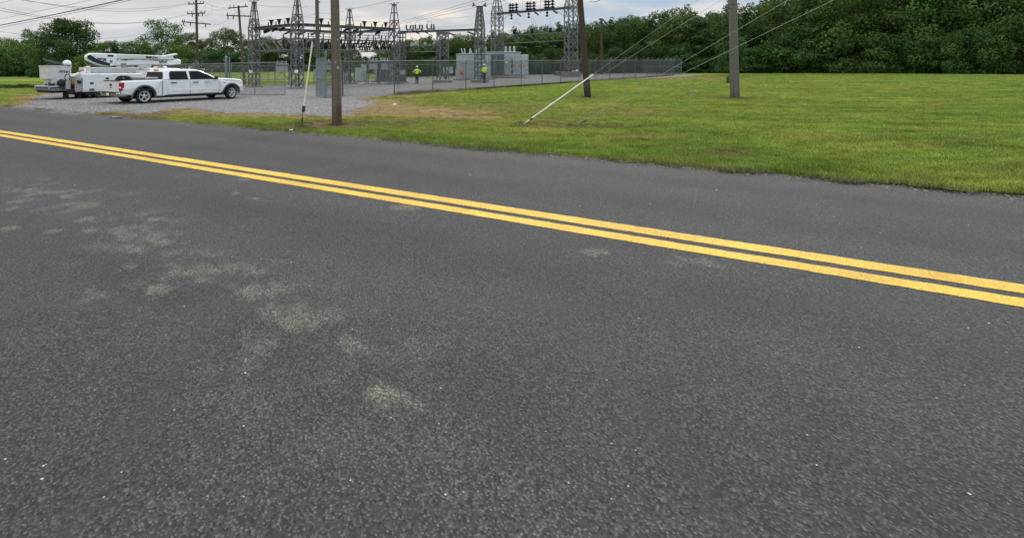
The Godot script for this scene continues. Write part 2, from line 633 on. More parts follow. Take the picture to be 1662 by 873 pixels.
func make_ground() -> void:
	noise_a.seed = 1; noise_a.frequency = 0.05; noise_a.fractal_octaves = 3
	noise_b.seed = 2; noise_b.frequency = 0.05; noise_b.fractal_octaves = 4
	noise_c.seed = 3; noise_c.frequency = 0.05; noise_c.fractal_octaves = 2
	for p in [[22, 175], [70, 178.5], [121, 186], [150, 183.5], [180, 181.8], [208, 180.5], [225, 184], [245, 183], [265, 179], [302, 176.5], [350, 181], [400, 184], [440, 186], [478, 186], [534, 188], [557, 186], [572, 184.5], [576, 178], [605, 173], [612, 168], [590, 164], [565, 161]]:
		var w := survey(p[0], p[1])
		yard.append(Vector2(w.x, -w.z))
	for p in [[2.2, 30.9], [7.3, 36.4], [18.5, 46.2], [27.0, 53.6], [31.5, 56.0], [38.0, 60.0], [46.0, 67.5], [47.5, 91.0], [12.0, 90.0], [0.0, 72.0], [-3.0, 64.0]]:
		yard.append(Vector2(p[0], p[1]))
	for p in [[560, 135], [530, 137], [480, 138.5], [440, 139], [400, 141], [330, 143], [200, 147], [110, 151], [75, 153], [60, 157], [56, 165]]:
		var w := survey(p[0], p[1])
		yard.append(Vector2(w.x, -w.z))
	# bare earth (0) and straw-coloured grass (1)
	for b in [[545, 204, 60, 5, 1.15, 0], [500, 208, 36, 3.5, 1.0, 0], [650, 203, 24, 3, 0.55, 0], [880, 206, 40, 2.6, 1.1, 0], [940, 207, 46, 2.4, 1.0, 0], [1185, 253, 24, 5, 1.0, 0], [1010, 208, 40, 2.0, 0.6, 0],
			[955, 159, 20, 2.5, 0.6, 0], [1190, 160, 26, 2.5, 0.7, 0], [190, 188, 26, 4, 1.0, 0], [250, 186, 30, 4, 0.6, 0], [80, 160, 26, 6, 0.9, 1], [105, 158, 24, 5, 0.9, 1],
			[640, 178, 80, 10, 1.0, 1], [710, 184, 95, 8, 1.0, 1], [600, 187, 40, 4, 0.9, 1], [620, 165, 40, 3, 0.8, 1], [770, 193, 60, 4, 0.65, 1], [430, 188, 90, 4, 0.9, 1], [320, 184, 60, 5, 0.95, 1], [230, 188, 50, 5, 0.9, 1], [800, 176, 120, 8, 0.3, 1], [660, 157, 50, 2.5, 0.9, 1],
			[1000, 180, 90, 12, 0.25, 1], [1120, 128, 60, 3, 0.5, 1], [900, 196, 80, 5, 0.3, 1], [850, 218, 50, 4, 0.3, 1], [1050, 225, 60, 5, 0.3, 1], [700, 215, 50, 4, 0.3, 1]]:
		add_blob(b[0], b[1], b[2], b[3], b[4], b[5])
	var xs := ticks([-420.0, [-120.0, 30.0], [-50.0, 5.0], [-26.0, 0.6], [-20.0, 0.3], [24.0, 0.2], [50.0, 0.5], [120.0, 5.0], [420.0, 30.0]])
	var ds := ticks([-120.0, [-20.0, 20.0], [2.0, 2.0], [6.0, 0.3], [24.0, 0.2], [36.0, 0.3], [70.0, 0.7], [100.0, 2.0], [200.0, 10.0], [800.0, 60.0]])
	sheet("lawn", xs, ds, func(x, d):
		var s := road_s(x, d)
		var g := yd(x, d)
		var e := s + noise_b.get_noise_2d(x * 22.0, d * 22.0) * 0.2 + noise_b.get_noise_2d(x * 5.0 + 70.0, d * 5.0) * 0.35
		var y := land(x, d) - clampf(g * 0.08, 0.0, 0.07)
		y += 0.02 * smoothstep(10.0, 11.2, e) * smoothstep(0.3, -0.6, g) + 0.02 * noise_b.get_noise_2d(x * 12.0, d * 12.0) * smoothstep(10.3, 11.0, s)
		return lerpf(-0.09, y, smoothstep(9.75, 10.2, e)) if s > -2.0 else lerpf(-0.09, 0.03, smoothstep(-2.3, -3.0, s)),
		lawn_colour, func(x, d): return true, M.lawn)
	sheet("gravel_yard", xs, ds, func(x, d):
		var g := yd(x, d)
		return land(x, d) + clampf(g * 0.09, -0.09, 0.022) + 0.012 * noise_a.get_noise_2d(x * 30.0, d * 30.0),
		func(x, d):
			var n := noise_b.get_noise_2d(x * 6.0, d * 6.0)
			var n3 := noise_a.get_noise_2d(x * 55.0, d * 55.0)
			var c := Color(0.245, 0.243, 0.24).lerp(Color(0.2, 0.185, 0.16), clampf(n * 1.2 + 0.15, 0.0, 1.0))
			c = c.lerp(Color(0.12, 0.12, 0.125), 0.85 * smoothstep(15.5, 11.0, road_s(x, d) + n * 2.5) * smoothstep(-8.0, -12.5, x))  # damp gravel and shade near the trucks, both painted darker
			var track_shade: float = exp(-pow((road_s(x, d) - 14.6 + n) / 1.1, 2.0)) * smoothstep(-4.0, -12.0, x)  # tyre track zone, with the shade beside the trucks painted in
			c = c.lerp(Color(0.15, 0.148, 0.145), 0.6 * track_shade)
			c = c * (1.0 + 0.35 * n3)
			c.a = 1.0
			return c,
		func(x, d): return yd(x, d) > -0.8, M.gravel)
	make_road()

func make_road() -> void:
	# t runs along the road (towards the right of the picture), s across it
	var smears := []
	var r := RandomNumberGenerator.new()
	r.seed = 8
	for p in [[40, 308, 34, 5], [85, 312, 26, 4], [105, 318, 22, 4], [48, 316, 16, 4], [20, 328, 26, 3], [10, 339, 18, 4], [20, 370, 22, 4], [118, 331, 40, 6], [150, 331, 16, 5], [82, 376, 18, 4], [140, 356, 24, 4], [152, 373, 20, 5], [250, 356, 22, 4], [192, 376, 20, 6], [202, 384, 20, 7], [228, 407, 26, 9], [262, 394, 26, 5], [285, 408, 18, 5], [300, 430, 34, 8], [325, 438, 26, 7], [376, 435, 20, 6], [420, 440, 18, 6], [380, 314, 14, 4], [395, 291, 16, 3], [8, 275, 18, 3], [60, 255, 20, 2], [412, 322, 8, 2], [655, 337, 40, 5], [1102, 428, 24, 6], [1140, 424, 30, 8], [1175, 433, 22, 5], [210, 432, 14, 4], [960, 408, 30, 4], [330, 455, 40, 9], [400, 470, 44, 12], [470, 520, 50, 14], [255, 470, 30, 10], [560, 560, 60, 16], [620, 640, 60, 20], [150, 480, 40, 12]]:
		var y := float(p[1])
		var d := EYE * FOCAL / (y - 116.0)
		var x := (float(p[0]) - 600.0) / FOCAL * d
		for e in 3:
			var jx := r.randf_range(-1.5, 1.5) * float(p[2]) * 0.5 / FOCAL * d
			var jd := r.randf_range(-1.6, 1.6) * float(p[3]) * 0.5 * d * d / (EYE * FOCAL)
			smears.append([x + jx, d + jd, maxf(0.05, float(p[2]) * r.randf_range(0.12, 0.3) / FOCAL * d), maxf(0.05, float(p[3]) * r.randf_range(0.2, 0.45) * d * d / (EYE * FOCAL)), r.randf_range(0.3, 0.7)])
		smears.append([x, d, maxf(0.06, float(p[2]) * 0.6 / FOCAL * d), maxf(0.06, float(p[3]) * 0.75 * d * d / (EYE * FOCAL)), r.randf_range(0.55, 0.95)])
	var trail := []
	for p in [[5, 300], [95, 314], [150, 332], [205, 372], [255, 402], [320, 434], [420, 474], [520, 560]]:
		var d := EYE * FOCAL / (float(p[1]) - 116.0)
		trail.append(Vector2((float(p[0]) - 600.0) / FOCAL * d, d))
	var along := Vector2(0.8389, -0.5443)
	var across := Vector2(0.5443, 0.8389)
	var ts := ticks([-260.0, [-60.0, 10.0], [-14.0, 1.0], [-8.0, 0.15], [9.0, 0.07], [24.0, 0.4], [60.0, 4.0], [260.0, 20.0]])
	var ss := ticks([-2.6, [1.0, 0.3], [6.5, 0.07], [10.0, 0.2], [10.3, 0.1]])
	var v := PackedVector3Array()
	var c := PackedColorArray()
	var nn := PackedVector3Array()
	for s in ss:
		for t in ts:
			var p := along * t + across * s
			var x := p.x
			var d := p.y
			var n := noise_b.get_noise_2d(t * 2.0, s * 9.0)
			var n2 := noise_a.get_noise_2d(x * 25.0, d * 25.0)
			# wheel paths are polished a little darker, the strip between them and the edge paler
			var wheel: float = exp(-pow((s - 8.7) / 0.45, 2.0)) + exp(-pow((s - 7.0) / 0.45, 2.0)) + exp(-pow((s - 4.3) / 0.45, 2.0)) + exp(-pow((s - 2.4) / 0.45, 2.0))
			var col := Color(0.118, 0.117, 0.1175) * (1.0 - 0.17 * wheel + 0.22 * n + 0.14 * n2)
			col = col.lerp(Color(0.165, 0.163, 0.162), 0.5 * smoothstep(8.6, 9.9, s))
			var w := 0.0
			if t > -9.0 and t < 10.0 and s < 6.6:
				for b in smears:
					var ex: float = (x - b[0]) / b[2]
					var ed: float = (d - b[1]) / b[3]
					var q := ex * ex + ed * ed
					if q < 4.0:
						var rough := noise_a.get_noise_2d(x * 90.0, d * 90.0) * 1.4 + noise_b.get_noise_2d(x * 30.0, d * 30.0) * 1.6
						w = maxf(w, smoothstep(1.2, 0.35, q + rough * 0.75) * b[4])
				# a broken dusty trail runs through them
				var near := 9.0
				for k in trail.size() - 1:
					near = minf(near, p.distance_to(Geometry2D.get_closest_point_to_segment(p, trail[k], trail[k + 1])))
				if near < 1.1:
					var streak := noise_b.get_noise_2d(x * 16.0 - d * 9.0, d * 34.0) + 0.5 * noise_a.get_noise_2d(x * 80.0, d * 80.0)
					w = maxf(w, 0.62 * smoothstep(0.13, 0.45, streak) * exp(-near * near / 0.3))
			col = col.lerp(Color(0.325, 0.3, 0.25), w)
			col.a = 1.0
			v.append(Vector3(x, 0.0, -d))
			nn.append(Vector3.UP)
			c.append(col)
	var ids := PackedInt32Array()
	var n := ts.size()
	for j in ss.size() - 1:
		for i in n - 1:
			var k := j * n + i
			ids.append_array([k, k + n, k + 1, k + 1, k + n, k + n + 1])
	var arr := []
	arr.resize(Mesh.ARRAY_MAX)
	arr[Mesh.ARRAY_VERTEX] = v
	arr[Mesh.ARRAY_NORMAL] = nn
	arr[Mesh.ARRAY_COLOR] = c
	arr[Mesh.ARRAY_INDEX] = ids
	var mesh := ArrayMesh.new()
	mesh.add_surface_from_arrays(Mesh.PRIMITIVE_TRIANGLES, arr)
	struct(put("road", mesh, M.asphalt))
	# the two yellow stripes, each a sheet 4 mm above the asphalt with slightly ragged edges
	for band in [[5.715, 5.945], [5.38, 5.585]]:
		var st := mb()
		var lt := ticks([-250.0, [-40.0, 6.0], [-16.0, 0.6], [22.0, 0.05], [60.0, 1.0], [250.0, 10.0]])
		var prev := []
		for i in lt.size():
			var t: float = lt[i]
			var e0: float = band[0] + noise_a.get_noise_2d(t * 120.0, 4.0) * 0.012 + noise_b.get_noise_2d(t * 9.0, 2.0) * 0.012
			var e1: float = band[1] + noise_a.get_noise_2d(t * 120.0, 60.0) * 0.012 + noise_b.get_noise_2d(t * 9.0, 30.0) * 0.012
			var a := along * t + across * e0
			var b := along * t + across * e1
			var m := along * t + across * (e0 + e1) * 0.5
			var row := [Vector3(a.x, 0.004, -a.y), Vector3(m.x, 0.0045, -m.y), Vector3(b.x, 0.004, -b.y)]
			if prev.size():
				var w := 1.0 + 0.2 * noise_a.get_noise_2d(t * 20.0, band[0] * 50.0)
				st.set_color(Color(0.82 * w, 0.53 * w, 0.065 * w))
				quad(st, prev[0], row[0], row[1], prev[1])
				quad(st, prev[1], row[1], row[2], prev[2])
			prev = row
		var o := obj("road_marking", st, M.paint)
		struct(o)

func blade_mesh(count: int, spread: float, tall: float, wide: float, sd: int) -> ArrayMesh:
	var r := RandomNumberGenerator.new()
	r.seed = sd
	var st := mb()
	for i in count:
		var a := r.randf() * TAU
		var b := Vector3(cos(a), 0, sin(a)) * spread * sqrt(r.randf())
		var f := r.randf() * TAU
		var side := Vector3(cos(f), 0, sin(f)) * wide * 0.5
		var lean := Vector3(cos(f + 1.5), 0, sin(f + 1.5)) * tall * r.randf_range(0.1, 0.7)
		var h := tall * r.randf_range(0.55, 1.0)
		var k := r.randf_range(0.75, 1.25)
		st.set_color(Color(k, k, k * r.randf_range(0.8, 1.1)))
		var mid := b + Vector3(0, h * 0.6, 0) + lean * 0.35
		st.add_vertex(b - side); st.add_vertex(mid); st.add_vertex(b + side)
		st.add_vertex(mid - side * 0.6); st.add_vertex(b + Vector3(0, h, 0) + lean); st.add_vertex(mid + side * 0.6)
	st.generate_normals()
	return st.commit()

func scatter(called: String, mesh: Mesh, m: Material, where: Array, cols: Array) -> void:
	var mm := MultiMesh.new()
	mm.transform_format = MultiMesh.TRANSFORM_3D
	mm.use_colors = true
	mm.mesh = mesh
	mm.instance_count = where.size()
	for i in where.size():
		mm.set_instance_transform(i, where[i])
		mm.set_instance_color(i, cols[i])
	var o := MultiMeshInstance3D.new()
	o.multimesh = mm
	o.material_override = m
	o.name = numbered(called)
	add_child(o)
	o.set_meta("kind", "stuff")
	o.set_meta("label", {"mown_grass": "short green grass blades covering the mown lawn and verge", "loose_gravel": "loose grey crushed stones lying on the drive and yard", "weeds": "tufts of dark and dry weeds along the fence foot"}[called])
	o.set_meta("category", {"mown_grass": "grass", "loose_gravel": "gravel", "weeds": "weeds"}[called])

func make_grass() -> void:
	rng.seed = 42
	var where := []
	var cols := []
	var tries := 0
	while where.size() < 210000 and tries < 900000:
		tries += 1
		# denser near the road, thinning with distance
		var d := 6.0 + 62.0 * pow(rng.randf(), 2.3)
		var x := lerpf(-0.95 * d - 1.0, 1.42 * d + 1.0, rng.randf())
		if d > 30.0 and rng.randf() < 0.3: continue
		var s := road_s(x, d)
		if s + noise_b.get_noise_2d(x * 22.0, d * 22.0) * 0.25 + noise_b.get_noise_2d(x * 5.0 + 70.0, d * 5.0) * 0.35 < 10.08: continue
		var g := yd(x, d)
		if g > 0.0 and rng.randf() > 0.02: continue
		if g > 0.6: continue
		var c := lawn_colour(x, d)
		var bare := c.r / maxf(c.g, 0.01)
		if bare > 1.2 and rng.randf() < 0.8: continue
		var sc := rng.randf_range(0.6, 1.1) * lerpf(1.0, 1.7, smoothstep(14.0, 50.0, d))
		var hh := lerpf(1.15, 0.75, smoothstep(10.2, 12.6, s)) * (1.0 + 0.6 * maxf(0.0, noise_b.get_noise_2d(x * 20.0, d * 20.0)))
		hh = lerpf(hh, 0.55, smoothstep(1.05, 1.4, bare)) * (1.0 if s < 13.0 else rng.randf_range(0.7, 1.2))
		var b := Basis(Vector3.UP, rng.randf() * TAU).scaled(Vector3(sc, sc * hh, sc))
		where.append(Transform3D(b, Vector3(x, land(x, d) + 0.035 - 0.02 * smoothstep(0.2, -0.6, -g), -d)))
		var k := rng.randf_range(0.6, 1.55)
		cols.append(Color(c.r * k * 1.08, c.g * k * 1.12, c.b * k))
	scatter("mown_grass", blade_mesh(9, 0.11, 0.062, 0.012, 5), M.blade, where, cols)
	# loose stones, thick on the drive
	where = []
	cols = []
	var st := mb()
	var o := [Vector3(0, 0.5, 0), Vector3(0.6, 0.05, 0.1), Vector3(-0.1, 0, 0.55), Vector3(-0.55, 0.1, -0.15), Vector3(0.15, 0, -0.5)]
	for k in 4:
		tri(st, o[0], o[1 + k], o[1 + (k + 3) % 4])
	st.generate_normals()
	var stone := st.commit()
	tries = 0
	while where.size() < 60000 and tries < 400000:
		tries += 1
		var d := 13.5 + 40.0 * pow(rng.randf(), 1.9)
		var x := lerpf(-0.72 * d, 0.55 * d, rng.randf())
		var g := yd(x, d)
		if g < -0.35 or (g < 0.1 and rng.randf() < 0.6): continue
		if road_s(x, d) < 10.4: continue
		var sc := rng.randf_range(0.03, 0.075)
		where.append(Transform3D(Basis(Vector3.UP, rng.randf() * TAU).scaled(Vector3(sc, sc * 0.7, sc)), Vector3(x, land(x, d) + 0.018, -d)))
		var k := rng.randf_range(0.5, 1.45)
		cols.append(Color(0.235, 0.232, 0.228) * k)
	for i in 9000:     # crumbs along the ragged edge of the asphalt
		var t := rng.randf_range(-14.0, 26.0)
		var s := 10.05 + rng.randfn() * 0.16
		var x := 0.8389 * t + 0.5443 * s
		var d := -0.5443 * t + 0.8389 * s
		if d < 4.0: continue
		var sc := rng.randf_range(0.012, 0.04)
		where.append(Transform3D(Basis(Vector3.UP, rng.randf() * TAU).scaled(Vector3(sc, sc * 0.7, sc)), Vector3(x, 0.004, -d)))
		cols.append((Color(0.22, 0.2, 0.17) if rng.randf() < 0.6 else Color(0.12, 0.11, 0.1)) * rng.randf_range(0.5, 1.3))
	for i in 260:     # chips thrown on to the road
		var d := 1.9 + 14.0 * pow(rng.randf(), 1.6)
		var x := lerpf(-0.75 * d, 1.3 * d, rng.randf())
		if road_s(x, d) > 10.0: continue
		var sc := rng.randf_range(0.006, 0.013) * (2.0 if rng.randf() < 0.1 and d > 5.0 else 1.0)
		where.append(Transform3D(Basis(Vector3.UP, rng.randf() * TAU).scaled(Vector3(sc, sc * 0.7, sc)), Vector3(x, 0.002, -d)))
		cols.append(Color(0.42, 0.41, 0.39) * rng.randf_range(0.6, 1.4))
	scatter("loose_gravel", stone, M.stone, where, cols)
	# weeds at the foot of the front fence
	where = []
	cols = []
	for i in 2600:
		var t := rng.randf()
		var x := lerpf(1.6, 40.0, t)
		var d := 30.7 + (x - 1.5) * 0.9076 + rng.randf_range(-0.35, 0.15)
		var px := 600.0 + x / d * FOCAL
		var dark := smoothstep(765.0, 775.0, px) * smoothstep(925.0, 915.0, px)
		if rng.randf() > 0.25 + 0.75 * dark + 0.5 * smoothstep(720.0, 690.0, px): continue
		if dark > 0.5: d -= rng.randf_range(0.0, 0.5)
		var sc := rng.randf_range(0.8, 1.6)
		var y := rng.randf_range(1.0, 2.4) * (1.0 if dark > 0.5 else 1.4)
		where.append(Transform3D(Basis(Vector3.UP, rng.randf() * TAU).scaled(Vector3(sc, y, sc)), Vector3(x, land(x, d), -d)))
		cols.append(Color(0.045, 0.085, 0.02) * rng.randf_range(0.7, 1.4) if dark > 0.5 else Color(0.26, 0.22, 0.12) * rng.randf_range(0.6, 1.2))
	for i in 2200:    # darker broad-leaved clumps in the verge
		var d := 6.5 + 16.0 * pow(rng.randf(), 1.3)
		var x := lerpf(-0.5 * d, 1.4 * d, rng.randf())
		var s := road_s(x, d)
		if s < 10.25 or s > 16.0 or yd(x, d) > -0.4: continue
		if noise_b.get_noise_2d(x * 16.0 + 300.0, d * 16.0) < 0.06: continue
		var sc := rng.randf_range(0.5, 0.95)
		where.append(Transform3D(Basis(Vector3.UP, rng.randf() * TAU).scaled(Vector3(sc, sc * rng.randf_range(0.6, 1.1), sc)), Vector3(x, land(x, d) + 0.02, -d)))
		cols.append((Color(0.07, 0.125, 0.03) if rng.randf() < 0.75 else Color(0.24, 0.25, 0.06)) * rng.randf_range(0.7, 1.3))
	for q in [[547, 203, 0.2], [955, 158.5, 0.22], [1194, 160, 0.25], [848, 202.5, 0.12], [934, 204.5, 0.15], [488, 207.5, 0.12]]:
		var c0 := survey(q[0], q[1])
		for i in 46:
			var a := rng.randf() * TAU
			var rr: float = q[2] * rng.randf_range(0.85, 1.7)
			var x := c0.x + cos(a) * rr
			var d := -c0.z + sin(a) * rr
			var sc := rng.randf_range(0.35, 0.7)
			where.append(Transform3D(Basis(Vector3.UP, a).scaled(Vector3(sc, sc * rng.randf_range(0.8, 2.2), sc)), Vector3(x, land(x, d), -d)))
			cols.append((Color(0.1, 0.17, 0.035) if rng.randf() < 0.7 else Color(0.25, 0.21, 0.1)) * rng.randf_range(0.6, 1.2))
	scatter("weeds", blade_mesh(12, 0.16, 0.1, 0.022, 6), M.blade, where, cols)

# ---------------------------------------------------------------- wooden poles, guys and wires
func insulator_pin(st: SurfaceTool, p: Vector3, h := 0.28, r := 0.075) -> void:
	lathe(st, p, [Vector2(0.02, 0), Vector2(0.03, h * 0.2), Vector2(r, h * 0.3), Vector2(r * 0.45, h * 0.5), Vector2(r * 0.9, h * 0.6), Vector2(r * 0.4, h * 0.8), Vector2(r * 0.6, h * 0.9), Vector2(0.0, h)], 8)

func pole_mesh(base: Vector3, top: Vector3, r0: float, r1: float, tone: Color, foot: Color) -> SurfaceTool:
	var st := mb()
	var n := 14
	var f := frame_of(top - base)
	var rows := 22
	for k in rows:
		var a := base.lerp(top, float(k) / rows)
		var b := base.lerp(top, float(k + 1) / rows)
		for i in n:
			var q := []
			for e in [[a, i, k], [b, i, k + 1]]:
				for di in [0, 1]:
					var u: float = TAU * ((e[1] + di) % n) / n
					var w := float(e[2]) / rows
					var r := lerpf(r0, r1, w) * (1.0 + 0.03 * sin(u * 3.0 + w * 9.0)) * (1.0 + 0.12 * exp(-w * 60.0))
					q.append([e[0] + (f.x * cos(u) + f.z * sin(u)) * r, foot.lerp(tone, smoothstep(0.03, 0.12, w + 0.02 * sin(u * 2.0))) * (0.9 + 0.12 * sin(u * 5.0 + w * 4.0))])
			st.set_smooth_group(0)
			for t in [q[1], q[2], q[0], q[1], q[3], q[2]]:
				st.set_color(t[1])
				st.add_vertex(t[0])
	st.set_smooth_group(-1)
	st.set_color(tone * 0.8)
	for i in n:
		var u := TAU * i / n
		var v := TAU * (i + 1) / n
		tri(st, top, top + (f.x * cos(v) + f.z * sin(v)) * r1, top + (f.x * cos(u) + f.z * sin(u)) * r1)
	return st

func wood_pole(label: String, base: Vector3, top: Vector3, r0: float, r1: float, tone: Color, foot: Color) -> Node3D:
	var t := thing("utility_pole", label, "utility pole", base)
	obj("pole_shaft", pole_mesh(Vector3(0, -0.3, 0), top - base, r0, r1, tone, foot), M.wood, t)
	return t

func crossarm(t: Node3D, at: Vector3, dir: Vector3, half: float, brace: float, pins: Array, tone: Color, hang := []) -> void:
	var st := mb()
	st.set_color(tone)
	bar(st, at - dir * half, at + dir * half, 0.14, 0.12)
	obj("crossarm", st, M.wood, t)
	st = mb()
	for s in [-1.0, 1.0]:
		bar(st, at + dir * s * half * 0.55, at + Vector3(0, -brace, 0) + dir * s * 0.1, 0.05, 0.02)
	obj("arm_brace", st, M.beam_steel, t)
	for p in pins:
		st = mb()
		insulator_pin(st, at + dir * float(p) + Vector3(0, 0.06, 0))
		obj("insulator", st, M.porcelain_dark, t)
	for p in hang:
		st = mb()
		lathe(st, at + dir * float(p) + Vector3(0, -0.42, 0), [Vector2(0.0, 0), Vector2(0.09, 0.02), Vector2(0.03, 0.1), Vector2(0.1, 0.14), Vector2(0.03, 0.22), Vector2(0.1, 0.26), Vector2(0.02, 0.36)], 8)
		obj("insulator", st, M.porcelain_dark, t)

func wire(called: String, label: String, a: Vector3, b: Vector3, sag: float, r: float, m: Material, cat := "power line") -> Node3D:
	var o := obj(called, wire_mesh(a, b, sag, r), m)
	tag(o, label, cat)
	return o

func wire_mesh(a: Vector3, b: Vector3, sag: float, r: float, st: SurfaceTool = null) -> SurfaceTool:
	if st == null: st = mb()
	var n := 1 if sag == 0.0 else 18
	for i in n:
		var u := float(i) / n
		var v := float(i + 1) / n
		tube(st, a.lerp(b, u) - Vector3(0, sag * 4.0 * u * (1.0 - u), 0), a.lerp(b, v) - Vector3(0, sag * 4.0 * v * (1.0 - v), 0), r, r, 5, false)
	return st

func make_poles() -> void:
	var grey_brown := Color(0.2, 0.17, 0.14)
	# the big pole in front
	var base := survey(547, 203)
	var t := wood_pole("thick weathered brown utility pole nearest the road, standing on the grass verge", base, base + Vector3(-0.17, 9.6, 0.0), 0.152, 0.115, Color(0.25, 0.222, 0.19), Color(0.15, 0.1, 0.07))
	var st := mb()
	cbox(st, Vector3(0.055, 0.47, 0.152), Vector3(0.13, 0.28, 0.02), 0.006)
	obj("dark_patch", st, M.bark, t)
	for k in 3:
		st = mb()
		cbox(st, Vector3([0.03, -0.05, 0.02][k], [1.75, 1.92, 2.6][k], 0.148), Vector3([0.07, 0.05, 0.06][k], [0.09, 0.035, 0.05][k], 0.012), 0.003)
		obj("pole_tag", st, M.aluminium, t)
	st = mb()
	tube(st, Vector3(-0.15, 0.0, 0.06), Vector3(-0.2, 5.2, 0.05), 0.008, 0.008, 5)
	obj("ground_wire", st, M.plastic_grey, t)
	var near_top := base + Vector3(-0.17, 0, 0)
	# leaning dark pole on the lawn
	base = survey(955, 158.5)
	var lean := spot(942, -1, -base.z + 0.1)
	var dir := (lean - base).normalized()
	var mid_top := base + dir * 9.5
	wood_pole("dark leaning utility pole on the lawn behind the white guy guard", base, mid_top, 0.165, 0.12, Color(0.1, 0.078, 0.06), Color(0.05, 0.035, 0.027))
	# pale pole at the right-hand side
	base = survey(1194, 160)
	wood_pole("pale grey utility pole standing on the upper lawn in front of the woods", base, base + Vector3(-0.25, 9.8, 0), 0.185, 0.14, Color(0.24, 0.24, 0.23), Color(0.18, 0.165, 0.145))
	# the two poles with crossarms beyond the vehicles
	base = over(320.5, 62.0)
	var top := spot(317.5, -3, 62.0)
	t = wood_pole("tall brown utility pole with three insulated crossarms behind the pickup", base, top, 0.19, 0.14, Color(0.14, 0.11, 0.085), Color(0.1, 0.08, 0.06))
	var ad := Vector3(0.93, 0.1, -0.36).normalized()
	for a in [[6.5, 0.95, -0.65, [-0.85, -0.3, 0.5, 0.85]], [22.0, 1.1, 0.65, [-1.0, -0.5, 0.6, 1.05]]]:
		crossarm(t, spot(318.4, a[0], 62.0) - base + Vector3(0, 0, 0.2), ad, a[1], absf(a[2]) * 1.0 if a[2] < 0 else -0.65, a[3], Color(0.09, 0.07, 0.055), [-0.45, 0.3, 0.75] if a[2] > 0 else [])
	crossarm(t, spot(318.8, 37.5, 62.0) - base + Vector3(0, 0, 0.2), Vector3(0.93, -0.06, -0.36).normalized(), 1.75, -0.65, [-1.6, -1.4], Color(0.09, 0.07, 0.055), [-1.5, -0.7, 1.1])
	var p1 := base
	base = over(396.5, 56.0)
	top = spot(386.3, 9, 56.0)
	t = wood_pole("leaning grey-brown utility pole with two crossarms at the corner of the yard", base, top, 0.17, 0.12, Color(0.17, 0.15, 0.13), Color(0.16, 0.14, 0.12))
	var up := (top - base).normalized()
	crossarm(t, spot(386.6, 12, 56.0) - base + Vector3(0, 0, 0.18), Vector3(0.93, 0.14, -0.33).normalized(), 1.1, 0.7, [-0.9, -0.5, 0.8], Color(0.1, 0.085, 0.07))
	crossarm(t, spot(387.8, 26, 56.0) - base + Vector3(0, 0, 0.18), Vector3(0.93, -0.0, -0.33).normalized(), 1.4, -0.5, [-1.25], Color(0.1, 0.085, 0.07), [-1.2, -0.6])
	var p2 := base
	base = over(517, 40.0)
	t = wood_pole("grey utility pole rising behind the open gate leaf", base, spot(512.5, -60, 40.0), 0.18, 0.14, Color(0.18, 0.165, 0.15), Color(0.15, 0.13, 0.11))
	st = mb()
	bar(st, spot(514, 4, 39.8) - base, spot(518.5, 3.5, 39.8) - base, 0.05)
	lathe(st, spot(518, 3.5, 39.8) - base, [Vector2(0.03, -0.06), Vector2(0.07, 0.02), Vector2(0.03, 0.08), Vector2(0.0, 0.12)], 8)
	obj("bracket", st, M.dark_grey, t)
	base = over(977.5, 82.0)
	wood_pole("short brown pole standing against the dark woods behind the rear fence", base, spot(976, 30, 82.0), 0.2, 0.15, Color(0.13, 0.1, 0.08), Color(0.12, 0.09, 0.07))
	base = over(1760, 14.5)
	var far_right := base
	wood_pole("grey utility pole beyond the right edge holding four guy wires", base, base + Vector3(0, 12.5, 0), 0.18, 0.13, grey_brown, grey_brown)
	base = over(-258, 47.9)
	wood_pole("brown utility pole beside the road beyond the left edge", base, base + Vector3(0, 9.5, 0), 0.16, 0.12, grey_brown, grey_brown)
	var far_left := base

	# guys to the lawn: four wires, one carries a white plastic guard
	var a1 := survey(848, 202.5)
	var a2 := survey(934, 204.5)
	var k := 0
	for g in [[a1, 1126.0, 0.0, "upper guy wire running up from the white guard on the lawn", true], [a1, 1160.0, 3.0, "second guy wire from the anchor of the white guard", false], [a2, 1199.0, 37.0, "third guy wire rising from the bare patch right of the white guard", false], [a2, 1199.0, 66.5, "lowest guy wire crossing the fence corner", false]]:
		var foot: Vector3 = g[0] + Vector3(0.03 * k, 0, -0.06 * k)
		var aim := spot(g[1], g[2], 14.6)
		# all four end on the pole beyond the right edge
		var h := foot.y + (aim.y - foot.y) * (far_right.x - foot.x) / (aim.x - foot.x)
		var end := Vector3(far_right.x, h, far_right.z)
		var w := thing("guy_wire", g[3], "guy wire", foot)
		obj("wire_strand", wire_mesh(Vector3.ZERO, end - foot, 0.0, 0.004), M.bright_wire, w)
		var d := (end - foot).normalized()
		if g[4]:
			st = mb()
			var e := d * ((960.5 - 848.0) / FOCAL * 14.6 / d.x)
			tube(st, d * 0.02, e, 0.0175, 0.0175, 10)
			obj("guard", st, M.white_guard, w)
		st = mb()
		tube(st, -d * 0.25, d * 0.3, 0.012, 0.012, 6)
		lathe(st, d * 0.3, [Vector2(0.02, -0.05), Vector2(0.025, 0.0), Vector2(0.015, 0.06)], 6, frame_of(d))
		obj("anchor_rod", st, M.dark_grey, w)
		k += 1
	# guy of the near pole with its cream guard
	var foot := survey(488, 207.5)
	var end := Vector3(near_top.x - 0.1, 7.6, near_top.z)
	var w := thing("guy_wire", "cream guy guard leaning up from the verge left of the thick pole", "guy wire", foot)
	var d := (spot(507, 64, 15.0) - foot).normalized()
	obj("wire_strand", wire_mesh(Vector3.ZERO, d * 6.6, 0.0, 0.008), M.plastic_grey, w)
	st = mb()
	tube(st, d * 0.66, d * 2.62, 0.023, 0.023, 10)
	obj("guard", st, M.guard, w)
	st = mb()
